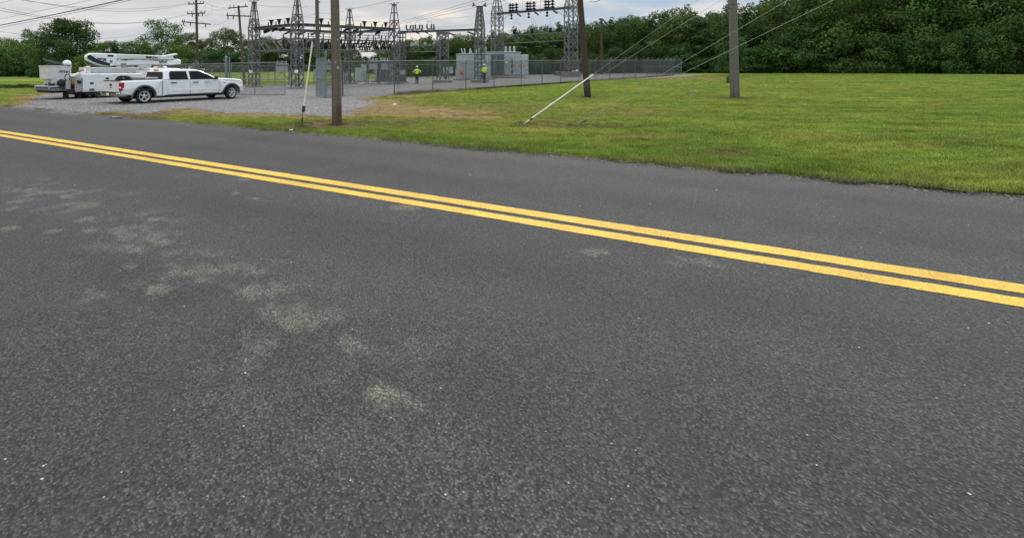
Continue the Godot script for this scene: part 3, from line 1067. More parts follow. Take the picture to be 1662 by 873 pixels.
	tube(st, d * 0.47, d * 0.64, 0.045, 0.05, 8)
	tube(st, d * -0.2, d * 0.5, 0.012, 0.012, 6)
	tube(st, d * 0.2, d * 0.27, 0.03, 0.03, 8)
	obj("anchor_rod", st, M.black, w)

	# overhead lines on the left
	wire("telephone_cable", "thick black cable sloping down across the left sky to the big pole", near_top + Vector3(-0.1, 5.34, 0), far_left + Vector3(0, 4.27, 0), 0.7, 0.024, M.black, "cable")
	wire("telephone_cable", "thin cable slung just beneath the thick black cable", near_top + Vector3(-0.1, 5.3, 0.05), far_left + Vector3(0, 4.3, 0), 0.82, 0.009, M.wire, "cable")
	wire("power_line", "thin wire crossing above the thick black cable at upper left", near_top + Vector3(-0.1, 5.61, 0), far_left + Vector3(0, 4.9, 0), 0.75, 0.008, M.wire)
	wire("power_line", "topmost short wire in the upper left corner of the sky", near_top + Vector3(-0.1, 6.19, 0), far_left + Vector3(0, 4.6, 0), 0.05, 0.008, M.wire)
	var names := ["highest conductor sagging to the top crossarm of the brown pole", "second conductor sagging to the top crossarm", "upper conductor reaching the middle crossarm from the left", "lower conductor reaching the middle crossarm from the left", "lowest faint conductor below the left tree top", "faint conductor over the crown of the big left tree"]
	var span := [[27, -1, 200, 14.5, 308, 4], [40, 0, 200, 18.5, 306, 5.5], [0, 13, 150, 36.5, 298, 23.5], [0, 17, 150, 37.5, 300, 25], [0, 61, 140, 67, 300, 60], [0, 51, 100, 62, 298, 38]]
	for i in span.size():
		var q: Array = span[i]
		# a wire that comes in over the road from the left and rises to the brown pole
		var b := spot(q[4], q[5], 61.8)
		var a := spot(q[0], q[1], 38.0)
		var far := a + (a - b) * 0.35 + Vector3(0, 0.8, 0)
		# height and sag that carry it through the two surveyed points
		var us := []
		var hs := []
		for k2 in [0, 2]:
			var m: float = (float(q[k2]) - 600.0) / FOCAL
			var u: float = (m * -far.z - far.x) / ((b.x - far.x) - m * (far.z - b.z))
			us.append(u)
			hs.append(height_of(q[k2 + 1], lerpf(-far.z, -b.z, u)))
		# h = F (1 - u) + B u - 4 s u (1 - u)
		var a0: float = 1.0 - us[0]
		var c0: float = -4.0 * us[0] * (1.0 - us[0])
		var a1b: float = 1.0 - us[1]
		var c1: float = -4.0 * us[1] * (1.0 - us[1])
		var r0: float = hs[0] - b.y * us[0]
		var r1: float = hs[1] - b.y * us[1]
		var det := a0 * c1 - a1b * c0
		far.y = (r0 * c1 - r1 * c0) / det
		var sag := (a0 * r1 - a1b * r0) / det
		wire("power_line", names[i], far, b, sag, 0.014 if i < 4 else 0.01, M.wire)
	# between the two armed poles
	var nn := ["upper conductor between the two armed poles", "second conductor between the two armed poles", "middle conductor between the two armed poles", "lower conductor from the long crossarm to the leaning pole", "lowest conductor under the long crossarm"]
	var pp := [[330, 2, 371, 12], [331, 4, 372, 14], [329, 10, 374, 15], [345, 40, 378, 27], [326, 44, 400, 60]]
	for i in pp.size():
		var q: Array = pp[i]
		wire("power_line", nn[i], spot(q[0], q[1], 61.8), spot(q[2], q[3], 56.0), 0.25, 0.012, M.wire)
	# slack loops beside the top of the brown pole
	for i in 2:
		var st2 := mb()
		var x0: float = [332.0, 343.5][i]
		var pts := [spot(x0 + 1.0, 6 + i, 61.0), spot(x0, 10, 61.0), spot(x0, 19, 61.0), spot(x0 - 6.0 * i - 1.0, 24, 61.4), spot(331.0, 25, 61.8)]
		for j in pts.size() - 1:
			tube(st2, pts[j], pts[j + 1], 0.01, 0.01, 5, false)
		tag(obj("jumper_wire", st2, M.wire), ["inner slack jumper loop beside the top crossarm", "outer slack jumper loop beside the top crossarm"][i], "jumper wire")
	# lines of the yard
	var mid := mid_top - dir * 2.0
	var lines := [[641, 37, 51, 763, 0, "first of three parallel wires from the tower tip up to the leaning pole"], [642, 38.5, 51, 781, 0, "second of three parallel wires from the tower tip"], [643, 40, 51, 800, 2, "lowest of three parallel wires from the tower tip"], [570, 14, 54.5, 624, 0, "wire from the rear tower tip rising over the near poles"]]
	for q in lines:
		var a := spot(q[0], q[1], q[2])
		var tt := 2.6
		var b := spot(q[0] + (q[3] - q[0]) * tt, q[1] + (q[4] - q[1]) * tt, 26.0)
		wire("power_line", q[5], a, b, 0.15, 0.013, M.wire)
	lines = [[700, 32, 54, 797, 21, 76, "faint wire from the bus to the tall tower"], [697, 45, 53, 797, 34, 76, "wire level with the switches running to the tall tower"], [697, 47, 53, 797, 37, 76, "wire just above the beam to the tall tower"], [845, 9, 72, 905, -6, 60, "wire leaving the top of the big beam"], [410, 7, 47, 500, 11, 45, "thin shield wire from the left tower tip"], [411, 36, 47, 478, 50, 44, "thin wire sloping down behind the left tower"], [493, 23.5, 43, 512, 21, 40, "short wire tied to the pole behind the gate"], [513, 21, 40, 560, 17.5, 54, "wire from the pole to the rear tower tip"], [957, 1, 25.4, 985, -8, 14, "short wire at the top of the leaning pole"]]
	for q in lines:
		wire("power_line", q[6], spot(q[0], q[1], q[2]), spot(q[3], q[4], q[5]), 0.12, 0.012, M.wire)

# ---------------------------------------------------------------- substation steel
# square lattice tower: straight body of width w up to "straight", then tapering to width tw at "tall"
func lattice_tower(label: String, at: Vector3, turn: float, w: float, straight: float, tall: float, tw: float, leg := 0.1, cap := true, plinth := 0.0, full := false) -> Node3D:
	var t := thing("lattice_tower", label, "lattice tower", at, turn)
	var y0 := plinth
	var corner := func(k: int, y: float) -> Vector3:
		var h := w * 0.5 if y <= straight else lerpf(w, tw, (y - straight) / (tall - straight)) * 0.5
		return Vector3([-1, 1, 1, -1][k] * h, y, [1, 1, -1, -1][k] * h)
	for k in 4:
		var st := mb()
		for seg in [[y0, straight], [straight, tall]]:
			if seg[1] - seg[0] < 0.01: continue
			var a: Vector3 = corner.call(k, seg[0])
			var b: Vector3 = corner.call(k, seg[1])
			# angle iron: two flanges
			var ix := Vector3(-signf(a.x) * leg, 0, 0)
			var iz := Vector3(0, 0, -signf(a.z) * leg)
			for f in [ix, iz]:
				var o := Vector3(0.012 * signf(a.x), 0, 0) if f == iz else Vector3(0, 0, 0.012 * signf(a.z))
				box(st, (a + b) * 0.5 + f * 0.5, Vector3(absf(f.x) + 0.012, a.distance_to(b), absf(f.z) + 0.012) , Basis(Vector3.RIGHT, (b - a).normalized(), Vector3.BACK) if absf(b.x - a.x) > 0.001 else Basis())
		obj("leg", st, M.steel, t)
	var br := 0.042 + 0.016 * w
	var levels := []
	var y := y0 + 0.15
	while y < straight - 0.2:
		levels.append(y)
		y += w * 1.05
	levels.append(straight)
	var top_levels := [straight]
	for f in ([0.34, 0.67, 0.97] if not full else [0.2, 0.4, 0.6, 0.8, 0.98]):
		top_levels.append(lerpf(straight, tall, f))
	for side in 4:
		var st := mb()
		for i in levels.size() - 1:
			var k2 := (side + 1) % 4
			var a: Vector3 = corner.call(side, levels[i])
			var b: Vector3 = corner.call(k2, levels[i + 1])
			var c: Vector3 = corner.call(k2, levels[i])
			var e: Vector3 = corner.call(side, levels[i + 1])
			bar(st, a, b, br)
			bar(st, c * 0.985 + Vector3(0, c.y * 0.015, 0), e * 0.985 + Vector3(0, e.y * 0.015, 0), br)
			if i % 3 == 2: bar(st, e, b, br)
		for i in top_levels.size():
			var k2 := (side + 1) % 4
			bar(st, corner.call(side, top_levels[i]), corner.call(k2, top_levels[i]), br * 1.1)
			if (full or i == 0) and i + 1 < top_levels.size():
				bar(st, corner.call(side, top_levels[i]), corner.call(k2, top_levels[i + 1]), br)
				var c: Vector3 = corner.call(k2, top_levels[i])
				var e: Vector3 = corner.call(side, top_levels[i + 1])
				bar(st, Vector3(c.x * 0.98, c.y, c.z * 0.98), Vector3(e.x * 0.98, e.y, e.z * 0.98), br)
		obj("side_bracing", st, M.steel, t)
	var st := mb()
	if cap:
		cbox(st, Vector3(0, tall + 0.03, 0), Vector3(tw + 0.12, 0.1, tw + 0.12), 0.02)
		obj("cap", st, M.beam_steel, t)
	for k in 4:
		st = mb()
		var a: Vector3 = corner.call(k, y0)
		if plinth > 0.2: continue
		cbox(st, Vector3(a.x, 0.06, a.z), Vector3(0.5, 0.2, 0.5), 0.03)
		obj("footing", st, M.concrete, t)
	if plinth > 0.2:
		st = mb()
		cbox(st, Vector3(0, plinth * 0.5 - 0.1, 0), Vector3(w + 0.6, plinth + 0.2, w + 0.6), 0.04)
		obj("plinth", st, M.concrete, t)
	return t

func cup_insulator(t: Node3D, p: Vector3, h := 0.5, r := 0.22) -> void:
	var st := mb()
	lathe(st, p, [Vector2(0.06, 0), Vector2(0.07, h * 0.15), Vector2(r * 0.55, h * 0.3), Vector2(r * 0.4, h * 0.42), Vector2(r * 0.75, h * 0.55), Vector2(r * 0.5, h * 0.66), Vector2(r, h * 0.86), Vector2(r * 0.9, h), Vector2(0.0, h * 1.02)], 10)
	obj("insulator", st, M.porcelain_dark, t)

func post_insulator(t: Node3D, p: Vector3, h: float, r: float, b := Basis(), skirts := 4, m: Material = null) -> void:
	var prof := [Vector2(r * 0.5, 0)]
	for i in skirts:
		var y := h * (i + 0.4) / skirts
		prof.append(Vector2(r * 0.5, y - h * 0.2 / skirts))
		prof.append(Vector2(r, y))
		prof.append(Vector2(r * 0.5, y + h * 0.25 / skirts))
	prof.append(Vector2(r * 0.4, h))
	prof.append(Vector2(0, h))
	var st := mb()
	lathe(st, p, prof, 9, b)
	obj("insulator", st, m if m else M.porcelain_dark, t)

func bus_beam(label: String, a: Vector3, b: Vector3, cups: Array, cats: Array, thick := 0.24) -> Node3D:
	var t := thing("bus_beam", label, "steel beam", a)
	var v := b - a
	var dir := v.normalized()
	var len := v.length()
	var st := mb()
	var f := frame_of(v)
	# I-section: two flanges and a web
	bar(st, Vector3(0, thick * 0.5, 0), v + Vector3(0, thick * 0.5, 0), thick * 0.9, 0.035)
	bar(st, Vector3(0, -thick * 0.5, 0), v + Vector3(0, -thick * 0.5, 0), thick * 0.9, 0.035)
	box(st, v * 0.5, Vector3(0.03, len, thick * 0.95), f)
	for i in int(len / 0.7):
		box(st, dir * (0.35 + 0.7 * i), Vector3(thick * 0.85, 0.03, thick * 0.9), f)
	obj("girder", st, M.beam_steel, t)
	for c in cups:
		cup_insulator(t, dir * (len * float(c)) + Vector3(0, thick * 0.5, 0), 0.52, 0.24)
		st = mb()
		tube(st, dir * (len * float(c) - 0.45) + Vector3(0, thick * 0.5, 0), dir * (len * float(c) - 0.45) + Vector3(0, 0.45, 0), 0.07, 0.05, 7)
		obj("stub", st, M.beam_steel, t)
	for c in cats:   # slanting strings under the beam
		var p := dir * (len * float(c)) + Vector3(0, -thick * 0.6, 0)
		var bb := Basis(Vector3.UP.cross(dir).normalized(), deg_to_rad(68.0))
		post_insulator(t, p, 0.75, 0.13, Basis(bb.x, -bb.y, -bb.z), 5)
	return t

func truss(label: String, a: Vector3, b: Vector3, depth: float, pins: Array, units: Array, lattice := 0.05, m: Material = null) -> Node3D:
	var t := thing("bus_truss", label, "steel truss", a)
	if m == null: m = M.steel
	var v := b - a
	var dir := v.normalized()
	var len := v.length()
	var side := Vector3.UP.cross(dir).normalized() * 0.3
	for q in [[side, 0.0], [-side, 0.0], [side, -depth], [-side, -depth]]:
		var st := mb()
		var o: Vector3 = q[0] + Vector3(0, q[1], 0)
		bar(st, o, v + o, 0.075)
		obj("chord", st, m, t)
	var st := mb()
	var n := maxi(3, roundi(len / (depth * 1.1)))
	for s in [side, -side]:
		for i in n:
			var x0 := dir * (len * i / n)
			var x1 := dir * (len * (i + 1) / n)
			var up := Vector3.ZERO
			var dn := Vector3(0, -depth, 0)
			bar(st, x0 + s + (up if i % 2 else dn), x1 + s + (dn if i % 2 else up), lattice, 0.02)
	for i in n + 1:
		var x0 := dir * (len * clampf(float(i) / n, 0.01, 0.99))
		bar(st, x0 + side, x0 - side, 0.04, 0.02)
		bar(st, x0 + side + Vector3(0, -depth, 0), x0 - side + Vector3(0, -depth, 0), 0.04, 0.02)
	obj("web_bracing", st, m, t)
	for p in pins:
		post_insulator(t, dir * (len * float(p)) + Vector3(0, 0.04, 0), 0.5, 0.09)
	for p in units:     # hook-stick switches: a channel with two stacks and a blade
		var c := dir * (len * float(p)) + Vector3(0, -depth * 0.45, 0)
		var st2 := mb()
		box(st2, c + Vector3(0, 0.1, 0), Vector3(0.1, depth * 0.95, 0.12), frame_of(Vector3.UP))
		obj("switch_frame", st2, M.beam_steel, t)
		for s in [-1.0, 1.0]:
			post_insulator(t, c + side * 1.3 * s + Vector3(0, -0.28, 0), 0.42, 0.12)
			post_insulator(t, c + side * 0.6 * s + dir * 0.28 + Vector3(0, -0.5, 0), 0.4, 0.11)
			post_insulator(t, c + side * 0.8 * s - dir * 0.3 + Vector3(0, 0.05, 0), 0.4, 0.1)
		st2 = mb()
		bar(st2, c + side * 1.4 + Vector3(0, 0.2, 0), c - side * 1.4 + Vector3(0, 0.42, 0), 0.05)
		bar(st2, c + side * 1.0 + dir * 0.3 + Vector3(0, -0.3, 0), c - side * 0.6 - dir * 0.3 + Vector3(0, 0.3, 0), 0.04)
		obj("switch_blade", st2, M.beam_steel, t)
	return t

func jumper(label: String, pts: Array, r := 0.014) -> void:
	var st := mb()
	var c := Curve3D.new()
	for i in pts.size():
		var tan := Vector3.ZERO
		if i > 0 and i < pts.size() - 1: tan = (pts[i + 1] - pts[i - 1]) * 0.22
		c.add_point(pts[i], -tan, tan)
	var q := c.tessellate(3)
	for i in q.size() - 1:
		tube(st, q[i], q[i + 1], r, r, 5, false)
	tag(obj("jumper_wire", st, M.wire), label, "jumper wire")

func make_substation() -> void:
	# the four towers of the near bay
	var A := ground(-11.2, 47.6)
	var B := ground(-6.45, 43.7)
	var C := ground(-2.25, 54.7)
	var D := ground(2.5, 50.8)
	var turn := atan2(3.9, 4.75)
	lattice_tower("lattice tower at the near left corner of the bay, beside the leaning pole", A, turn, 0.86, 5.75, 8.2, 0.3)
	lattice_tower("lattice tower of the bay closest to the road, its tip above the picture", B, turn, 0.86, 5.75, 8.2, 0.3)
	lattice_tower("lattice tower behind the thick front pole, low and far in the bay", C, turn, 0.86, 5.75, 8.2, 0.3)
	lattice_tower("lattice tower at the far right corner of the bay, left of the green worker", D, turn, 0.86, 5.75, 8.2, 0.3)
	var up := Vector3(0, 5.7, 0)
	bus_beam("dark beam with three cup insulators between the two left towers", A + up, B + up, [0.42, 0.6, 0.8], [0.35, 0.55, 0.72])
	bus_beam("long dark front beam with cup insulators across the bay", B + up, D + up, [0.22, 0.33, 0.66, 0.78, 0.9], [0.5, 0.6, 0.85])
	bus_beam("rear dark beam seen lower, from the left tower back", A + up, C + up, [], [0.15, 0.35, 0.5, 0.62])
	bus_beam("short rear beam closing the right end of the bay", C + up, D + up, [], [0.3, 0.7])
	var lo := Vector3(0, 4.45, 0)
	truss("left lattice truss with open zigzag web below the beam", A + lo, B + lo, 0.95, [0.7, 0.85], [0.78], 0.06)
	truss("front lattice truss crowded with dark switches below the long beam", B + lo, D + lo, 0.95, [0.1, 0.17, 0.24, 0.38, 0.46, 0.56, 0.61, 0.7, 0.76, 0.85, 0.9], [0.08, 0.16, 0.24, 0.33, 0.42, 0.52, 0.6, 0.68, 0.76, 0.84, 0.92])
	truss("rear lattice truss with switches seen through the bay", A + lo, C + lo, 0.95, [0.3, 0.45, 0.6, 0.75], [0.35, 0.45, 0.55, 0.65, 0.75, 0.85])
	truss("right end truss of the bay, short and dark", C + lo, D + lo, 0.95, [0.4, 0.6], [0.35, 0.6, 0.8])
	var names := ["first", "second", "third", "fourth", "fifth", "sixth", "seventh"]
	var names9 := names + ["eighth", "ninth"]
	for i in 7:
		var f := 0.3 + 0.095 * i
		var p := B.lerp(D, f)
		jumper("%s slack jumper hanging from the front beam to its truss" % names[i], [p + Vector3(0, 5.5, 0), p + Vector3(0.25, 5.0, 0.35), p + Vector3(0.6, 5.1, 0.3), p + Vector3(0.75, 4.6, 0.1)])
	for i in 3:
		var off := Vector3(0.2, -0.42 - 0.32 * i, -0.5 + 0.5 * i)
		var t := thing("bus_pipe", "%s rigid bus pipe under the long front beam" % ["upper", "middle", "lower"][i], "bus pipe", B + up + off)
		var v := (D - B) * 0.93
		var st := mb()
		tube(st, v * 0.08, v, 0.03, 0.03, 7)
		obj("pipe", st, M.steel, t)
		for k in 4:
			post_insulator(t, v * (0.2 + 0.22 * k) + Vector3(0, 0.03, 0), 0.34, 0.08, Basis(), 3)
	for i in 9:
		var f := 0.06 + 0.1 * i
		var p := A.lerp(C, f)
		jumper("%s slack lead of the rear beam, counted from the left tower" % names9[i], [p + Vector3(0, 5.5, 0.1), p + Vector3(0.15, 5.0, 0.4), p + Vector3(0.45, 4.9, 0.3), p + Vector3(0.5, 4.6, 0.1)], 0.012)
	# thin bus wires over the beams
	wire("bus_wire", "thin bus wire strung above the cups of the left beam", A + up + Vector3(0.2, 0.75, 0), B + up + Vector3(0, 0.75, 0), 0.1, 0.012, M.wire, "bus wire")
	wire("bus_wire", "thin bus wire strung above the cups of the front beam", B + up + Vector3(0, 0.75, 0), D + up + Vector3(0, 0.72, 0), 0.1, 0.012, M.wire, "bus wire")
	for q in [[A, "left tower"], [C, "rear tower"], [D, "right bay tower"]]:
		var t := thing("static_wire_clamp", "small clamp with two stub arms on the tip of the %s" % q[1], "clamp", q[0] + Vector3(0, 8.28, 0))
		var st := mb()
		bar(st, Vector3(-0.5, 0.02, 0.1), Vector3(-0.2, 0.1, 0), 0.06)
		bar(st, Vector3(0.5, 0.14, 0.1), Vector3(0.2, 0.1, 0), 0.06)
		tube(st, Vector3(0, 0, 0), Vector3(0, 0.16, 0), 0.1, 0.07, 7)
		obj("clamp_arm", st, M.beam_steel, t)
	# side bay: short tower, slim tower on a plinth, floodlight tower, beam over them
	var G := ground(3.55, 55.4)
	var F := ground(7.9, 53.4)
	var E := ground(11.6, 52.0)
	lattice_tower("low lattice frame just right of the bay behind the cabinets", G, 0.4, 0.8, 4.1, 5.6, 0.75, 0.08, false)
	lattice_tower("slim lattice tower on a low concrete plinth between the two workers", F, 0.2, 1.05, 5.3, 5.45, 1.05, 0.09, false, 0.32)
	lattice_tower("lattice tower carrying two floodlights in front of the grey transformer", E, 0.24, 0.86, 5.6, 8.0, 0.46, 0.09, true, 0.32, true)
	bus_beam("side beam running from the low frame to the floodlight tower", G + Vector3(-0.4, 5.72, 0), E + Vector3(0, 5.6, 0), [], [], 0.2)
	truss("low lattice truss between the low frame and the slim tower", G + Vector3(0.3, 4.2, 0), F + Vector3(-0.3, 4.1, 0), 0.7, [], [], 0.045)
	for i in 2:
		var p := G.lerp(F, [0.3, 0.58][i]) + Vector3(0, 4.1, 0.1)
		var o := mb()
		cbox(o, p + Vector3(0, 0.15, 0), Vector3([0.75, 0.3][i], 0.38, 0.4), 0.03)
		tag(obj("terminal_box", o, M.grey_paint), ["wide grey box on the low truss beside the low frame", "small grey box on the low truss nearer the slim tower"][i], "equipment box")
	# three air switches on the left half of the side beam
	for i in 3:
		var f := 0.15 + 0.115 * i + (0.06 if i == 2 else 0.0) * 0.5
		var p := (G + Vector3(-0.4, 5.85, 0)).lerp(E + Vector3(0, 5.75, 0), f)
		var t := thing("air_switch", "%s air switch with three black insulators on the side beam" % ["left", "middle", "right"][i], "air switch", p)
		var st := mb()
		cbox(st, Vector3(0.05, 0.08, 0.15), Vector3(0.85, 0.14, 0.25), 0.02)
		obj("switch_frame", st, M.beam_steel, t)
		st = mb()
		cbox(st, Vector3(0.02, -0.02, 0.33), Vector3(0.4, 0.22, 0.1), 0.02)
		obj("nameplate_box", st, M.pale_paint, t)
		for k in 3:
			post_insulator(t, Vector3([-0.36, 0.08, 0.42][k], 0.14, 0.1), 0.48, 0.13, Basis(Vector3.BACK, [0.0, -0.15, 0.1][k]), 3)
		st = mb()
		for k in 6:
			var a := PI * k / 6.0
			var b := PI * (k + 1) / 6.0
			tube(st, Vector3(-0.1 - 0.28 * cos(a), 0.62 + 0.3 * sin(a), 0.1), Vector3(-0.1 - 0.28 * cos(b), 0.62 + 0.3 * sin(b), 0.1), 0.015, 0.015, 5, false)
		obj("arcing_loop", st, M.wire, t)
		post_insulator(t, Vector3(0.55, -0.15, 0.15), 0.55, 0.11, Basis(Vector3.BACK, deg_to_rad(-112.0)), 4)
		jumper("slack lead hanging under the %s air switch" % ["left", "middle", "right"][i], [p + Vector3(-0.1, 0.0, 0.1), p + Vector3(0.15, -0.8, 0.2), p + Vector3(-0.2, -1.5, 0.2)], 0.012)
	for i in 2:
		var p := (G + Vector3(-0.4, 5.5, 0)).lerp(E + Vector3(0, 5.4, 0), [0.62, 0.86][i])
		var t := thing("string_insulator", ["black string insulator slanting under the beam beside the slim tower", "black string insulator slanting under the beam nearer the floodlight tower"][i], "insulator", p)
		post_insulator(t, Vector3.ZERO, 0.85, 0.13, Basis(Vector3.BACK, deg_to_rad(-110.0)), 6)
	for i in 2:
		var t := thing("floodlight", ["left floodlight on top of the floodlight tower", "right floodlight on top of the floodlight tower"][i], "floodlight", E + Vector3([-0.62, 0.5][i], 8.05, 0.1))
		var st := mb()
		lathe(st, Vector3(0, 0, 0), [Vector2(0.24, 0.0), Vector2(0.2, 0.1), Vector2(0.09, 0.22), Vector2(0.07, 0.4), Vector2(0.0, 0.42)], 10, Basis(Vector3.BACK, [0.25, -0.2][i]))
		obj("shade", st, M.plastic_grey, t)
		st = mb()
		bar(st, Vector3(0, 0.1, 0), Vector3([0.45, -0.35][i], -0.1, 0), 0.05)
		obj("bracket", st, M.beam_steel, t)
	# the tall pair on the right
	var H := ground(19.9, 77.0)
	var I := ground(28.6, 70.0)
	H.y = height_of(126.0, 77.0)
	I.y = height_of(123.4, 70.0)
	lattice_tower("tall lattice tower behind the grey transformer", H, 0.21, 1.45, 10.0, 13.2, 0.45, 0.12)
	lattice_tower("tall lattice tower on a concrete block at the right end of the yard", I, 0.08, 1.4, 9.9, 12.9, 0.45, 0.12, true, 0.62)
	var ha := spot(806, 22.5, 77.0)
	var ia := spot(926, 12.3, 70.0)
	var beam := bus_beam("high beam with stacked black insulators between the two tall towers", ha, ia, [], [], 0.3)
	var bd := (ia - ha).normalized()
	var bl := ha.distance_to(ia)
	for i in 3:
		for k in 2:
			var px: float = [832.0, 861.0, 890.5][i] + [0.0, 8.5][k]
			var u := (px - 806.0) / 120.0
			var p := ha.lerp(ia, u)
			var t := thing("insulator_stack", "%s insulator stack above the %s third of the high beam" % [["double black", "single black"][k], ["left", "middle", "right"][i]], "insulator", p)
			for side in ([-1.0, 1.0] if k == 0 else [0.0]):
				var st := mb()
				var rr := 0.32
				for q in 3:
					lathe(st, Vector3(side * 0.2, 0.15 + q * 0.42, 0), [Vector2(0.06, 0), Vector2(rr, 0.1), Vector2(rr * 0.85, 0.2), Vector2(0.07, 0.34), Vector2(0.07, 0.42)], 10)
				obj("upper_stack", st, M.porcelain_dark, t)
			if k == 0:
				var st := mb()
				for q in 2:
					lathe(st, Vector3(0, -1.05 + q * 0.45, 0), [Vector2(0.06, 0), Vector2(0.22, 0.1), Vector2(0.18, 0.2), Vector2(0.07, 0.34), Vector2(0.07, 0.45)], 10)
				obj("lower_stack", st, M.porcelain_dark, t)
				st = mb()
				var f := Vector3(-0.85, 1.5, 0)
				for e in [[Vector3(-0.95, -0.6, 0), Vector3(-0.95, 1.4, 0)], [Vector3(-0.95, 1.4, 0), Vector3(0.75, 1.45, 0)]]:
					tube(st, e[0], e[1], 0.014, 0.014, 5, false)
				obj("lead_wire", st, M.wire, t)
			else:
				post_insulator(t, Vector3(0.1, -0.2, 0), 0.75, 0.19, Basis(Vector3.BACK, deg_to_rad(-125.0)), 4)
	truss("light lattice truss lower down between the two tall towers", spot(815, 58, 76.0), spot(917, 52.0, 70.8), 1.2, [], [], 0.05)
	for i in 3:
		var px: float = [835.0, 863.3, 893.8][i]
		var d := lerpf(76.0, 70.8, (px - 815.0) / 102.0)
		var p := spot(px, [56.0, 54.4, 53.0][i], d)
		var t := thing("surge_arrester", "%s black arrester standing on the lower truss" % ["left", "middle", "right"][i], "arrester", p)
		var st := mb()
		for q in 5:
			lathe(st, Vector3(0, 0.03 + q * 0.14, 0), [Vector2(0.16, 0), Vector2(0.23, 0.03), Vector2(0.23, 0.09), Vector2(0.16, 0.14)], 10)
		lathe(st, Vector3(0, 0.73, 0), [Vector2(0.16, 0), Vector2(0.0, 0.03)], 10)
		obj("arrester_stack", st, M.porcelain_dark, t)
		p = spot([850.0, 873.5, 897.5][i], [69.0, 67.8, 66.8][i], d)
		t = thing("hanging_insulator", "%s small black insulator hanging under the lower truss" % ["left", "middle", "right"][i], "insulator", p)
		post_insulator(t, Vector3(0, -0.62, 0), 0.6, 0.17, Basis(), 3)
		st = mb()
		tube(st, Vector3(-0.45, -0.72, 0), Vector3(0.5, -0.72, 0), 0.03, 0.03, 6)
		obj("bus_bar", st, M.bright_wire, t)
		jumper("%s lead from the high beam down to the lower truss" % ["left", "middle", "right"][i], [spot(px - 1.0, 30.0 - i * 2.0, d), spot(px, 40, d), spot(px, 48, d)], 0.012)
		jumper("%s slanting lead beside the lower truss" % ["left", "middle", "right"][i], [spot(px + 2.0, 31.0 - i * 2.0, d), spot(px + 6.0, 37, d), spot(px + 10.0, 43, d)], 0.012)
	for i in 2:
		wire("bus_wire", ["stay rod under the left end of the high beam", "stay rod under the right end of the high beam"][i], [spot(815, 33, 76.5), spot(902, 17, 71.5)][i], [spot(828, 22.5, 75.6), spot(916, 26, 70.6)][i], 0.0, 0.035, M.steel, "stay rod")

	make_equipment(E)

func bushing(t: Node3D, p: Vector3, h: float, r: float, b := Basis(), m: Material = null) -> void:
	var prof := [Vector2(r * 1.3, 0), Vector2(r * 1.3, h * 0.12), Vector2(r * 0.8, h * 0.13)]
	for i in 5:
		var y := h * (0.18 + 0.14 * i)
		prof.append(Vector2(r * 0.75, y)); prof.append(Vector2(r * 1.05, y + h * 0.03)); prof.append(Vector2(r * 0.7, y + h * 0.07))
	prof.append(Vector2(r * 0.55, h * 0.92)); prof.append(Vector2(r * 0.6, h)); prof.append(Vector2(0, h))
	var st := mb()
	lathe(st, p, prof, 10, b)
	obj("bushing", st, m if m else M.porcelain, t)

func recloser(label: String, at: Vector3, turn: float, w: float, h: float, stand: float) -> Node3D:
	var t := thing("recloser", label, "recloser", at, turn)
	var st := mb()
	cbox(st, Vector3(0, stand + h * 0.45, 0), Vector3(w, h, w * 0.7), 0.06)
	obj("tank", st, M.pale_paint, t)
	st = mb()
	cbox(st, Vector3(0, stand + h * 0.97, 0), Vector3(w * 1.12, h * 0.14, w * 0.8), 0.03)
	obj("lid", st, M.pale_paint, t)
	for k in 6:
		bushing(t, Vector3(w * (-0.38 + 0.38 * (k % 3)), stand + h, w * (0.2 if k < 3 else -0.2)), 0.34, 0.06, Basis(Vector3.RIGHT, 0.3 if k < 3 else -0.3))
	for k in 4:
		st = mb()
		var x: float = [-1, 1, 1, -1][k] * (w * 0.5 + 0.12)
		var z: float = [1, 1, -1, -1][k] * w * 0.36
		bar(st, Vector3(x, 0, z), Vector3(x, stand + h * 0.8, z), 0.08)
		obj("leg", st, M.steel, t)
	st = mb()
	for z in [w * 0.36, -w * 0.36]:
		bar(st, Vector3(-w * 0.5 - 0.12, stand + h * 0.8, z), Vector3(w * 0.5 + 0.12, stand + h * 0.8, z), 0.07)
		bar(st, Vector3(-w * 0.5 - 0.12, stand * 0.45, z), Vector3(w * 0.5 + 0.12, stand * 0.45, z), 0.05)
		bar(st, Vector3(-w * 0.5 - 0.12, stand * 0.45, z + 0.03), Vector3(0, stand * 0.95, z + 0.03), 0.04)
		bar(st, Vector3(w * 0.5 + 0.12, stand * 0.45, z + 0.03), Vector3(0, stand * 0.95, z + 0.03), 0.04)
	obj("stand_rail", st, M.steel, t)
	st = mb()
	cbox(st, Vector3(0, 0.02, 0), Vector3(w + 0.9, 0.16, w + 0.6), 0.03)
	obj("pad", st, M.concrete, t)
	return t

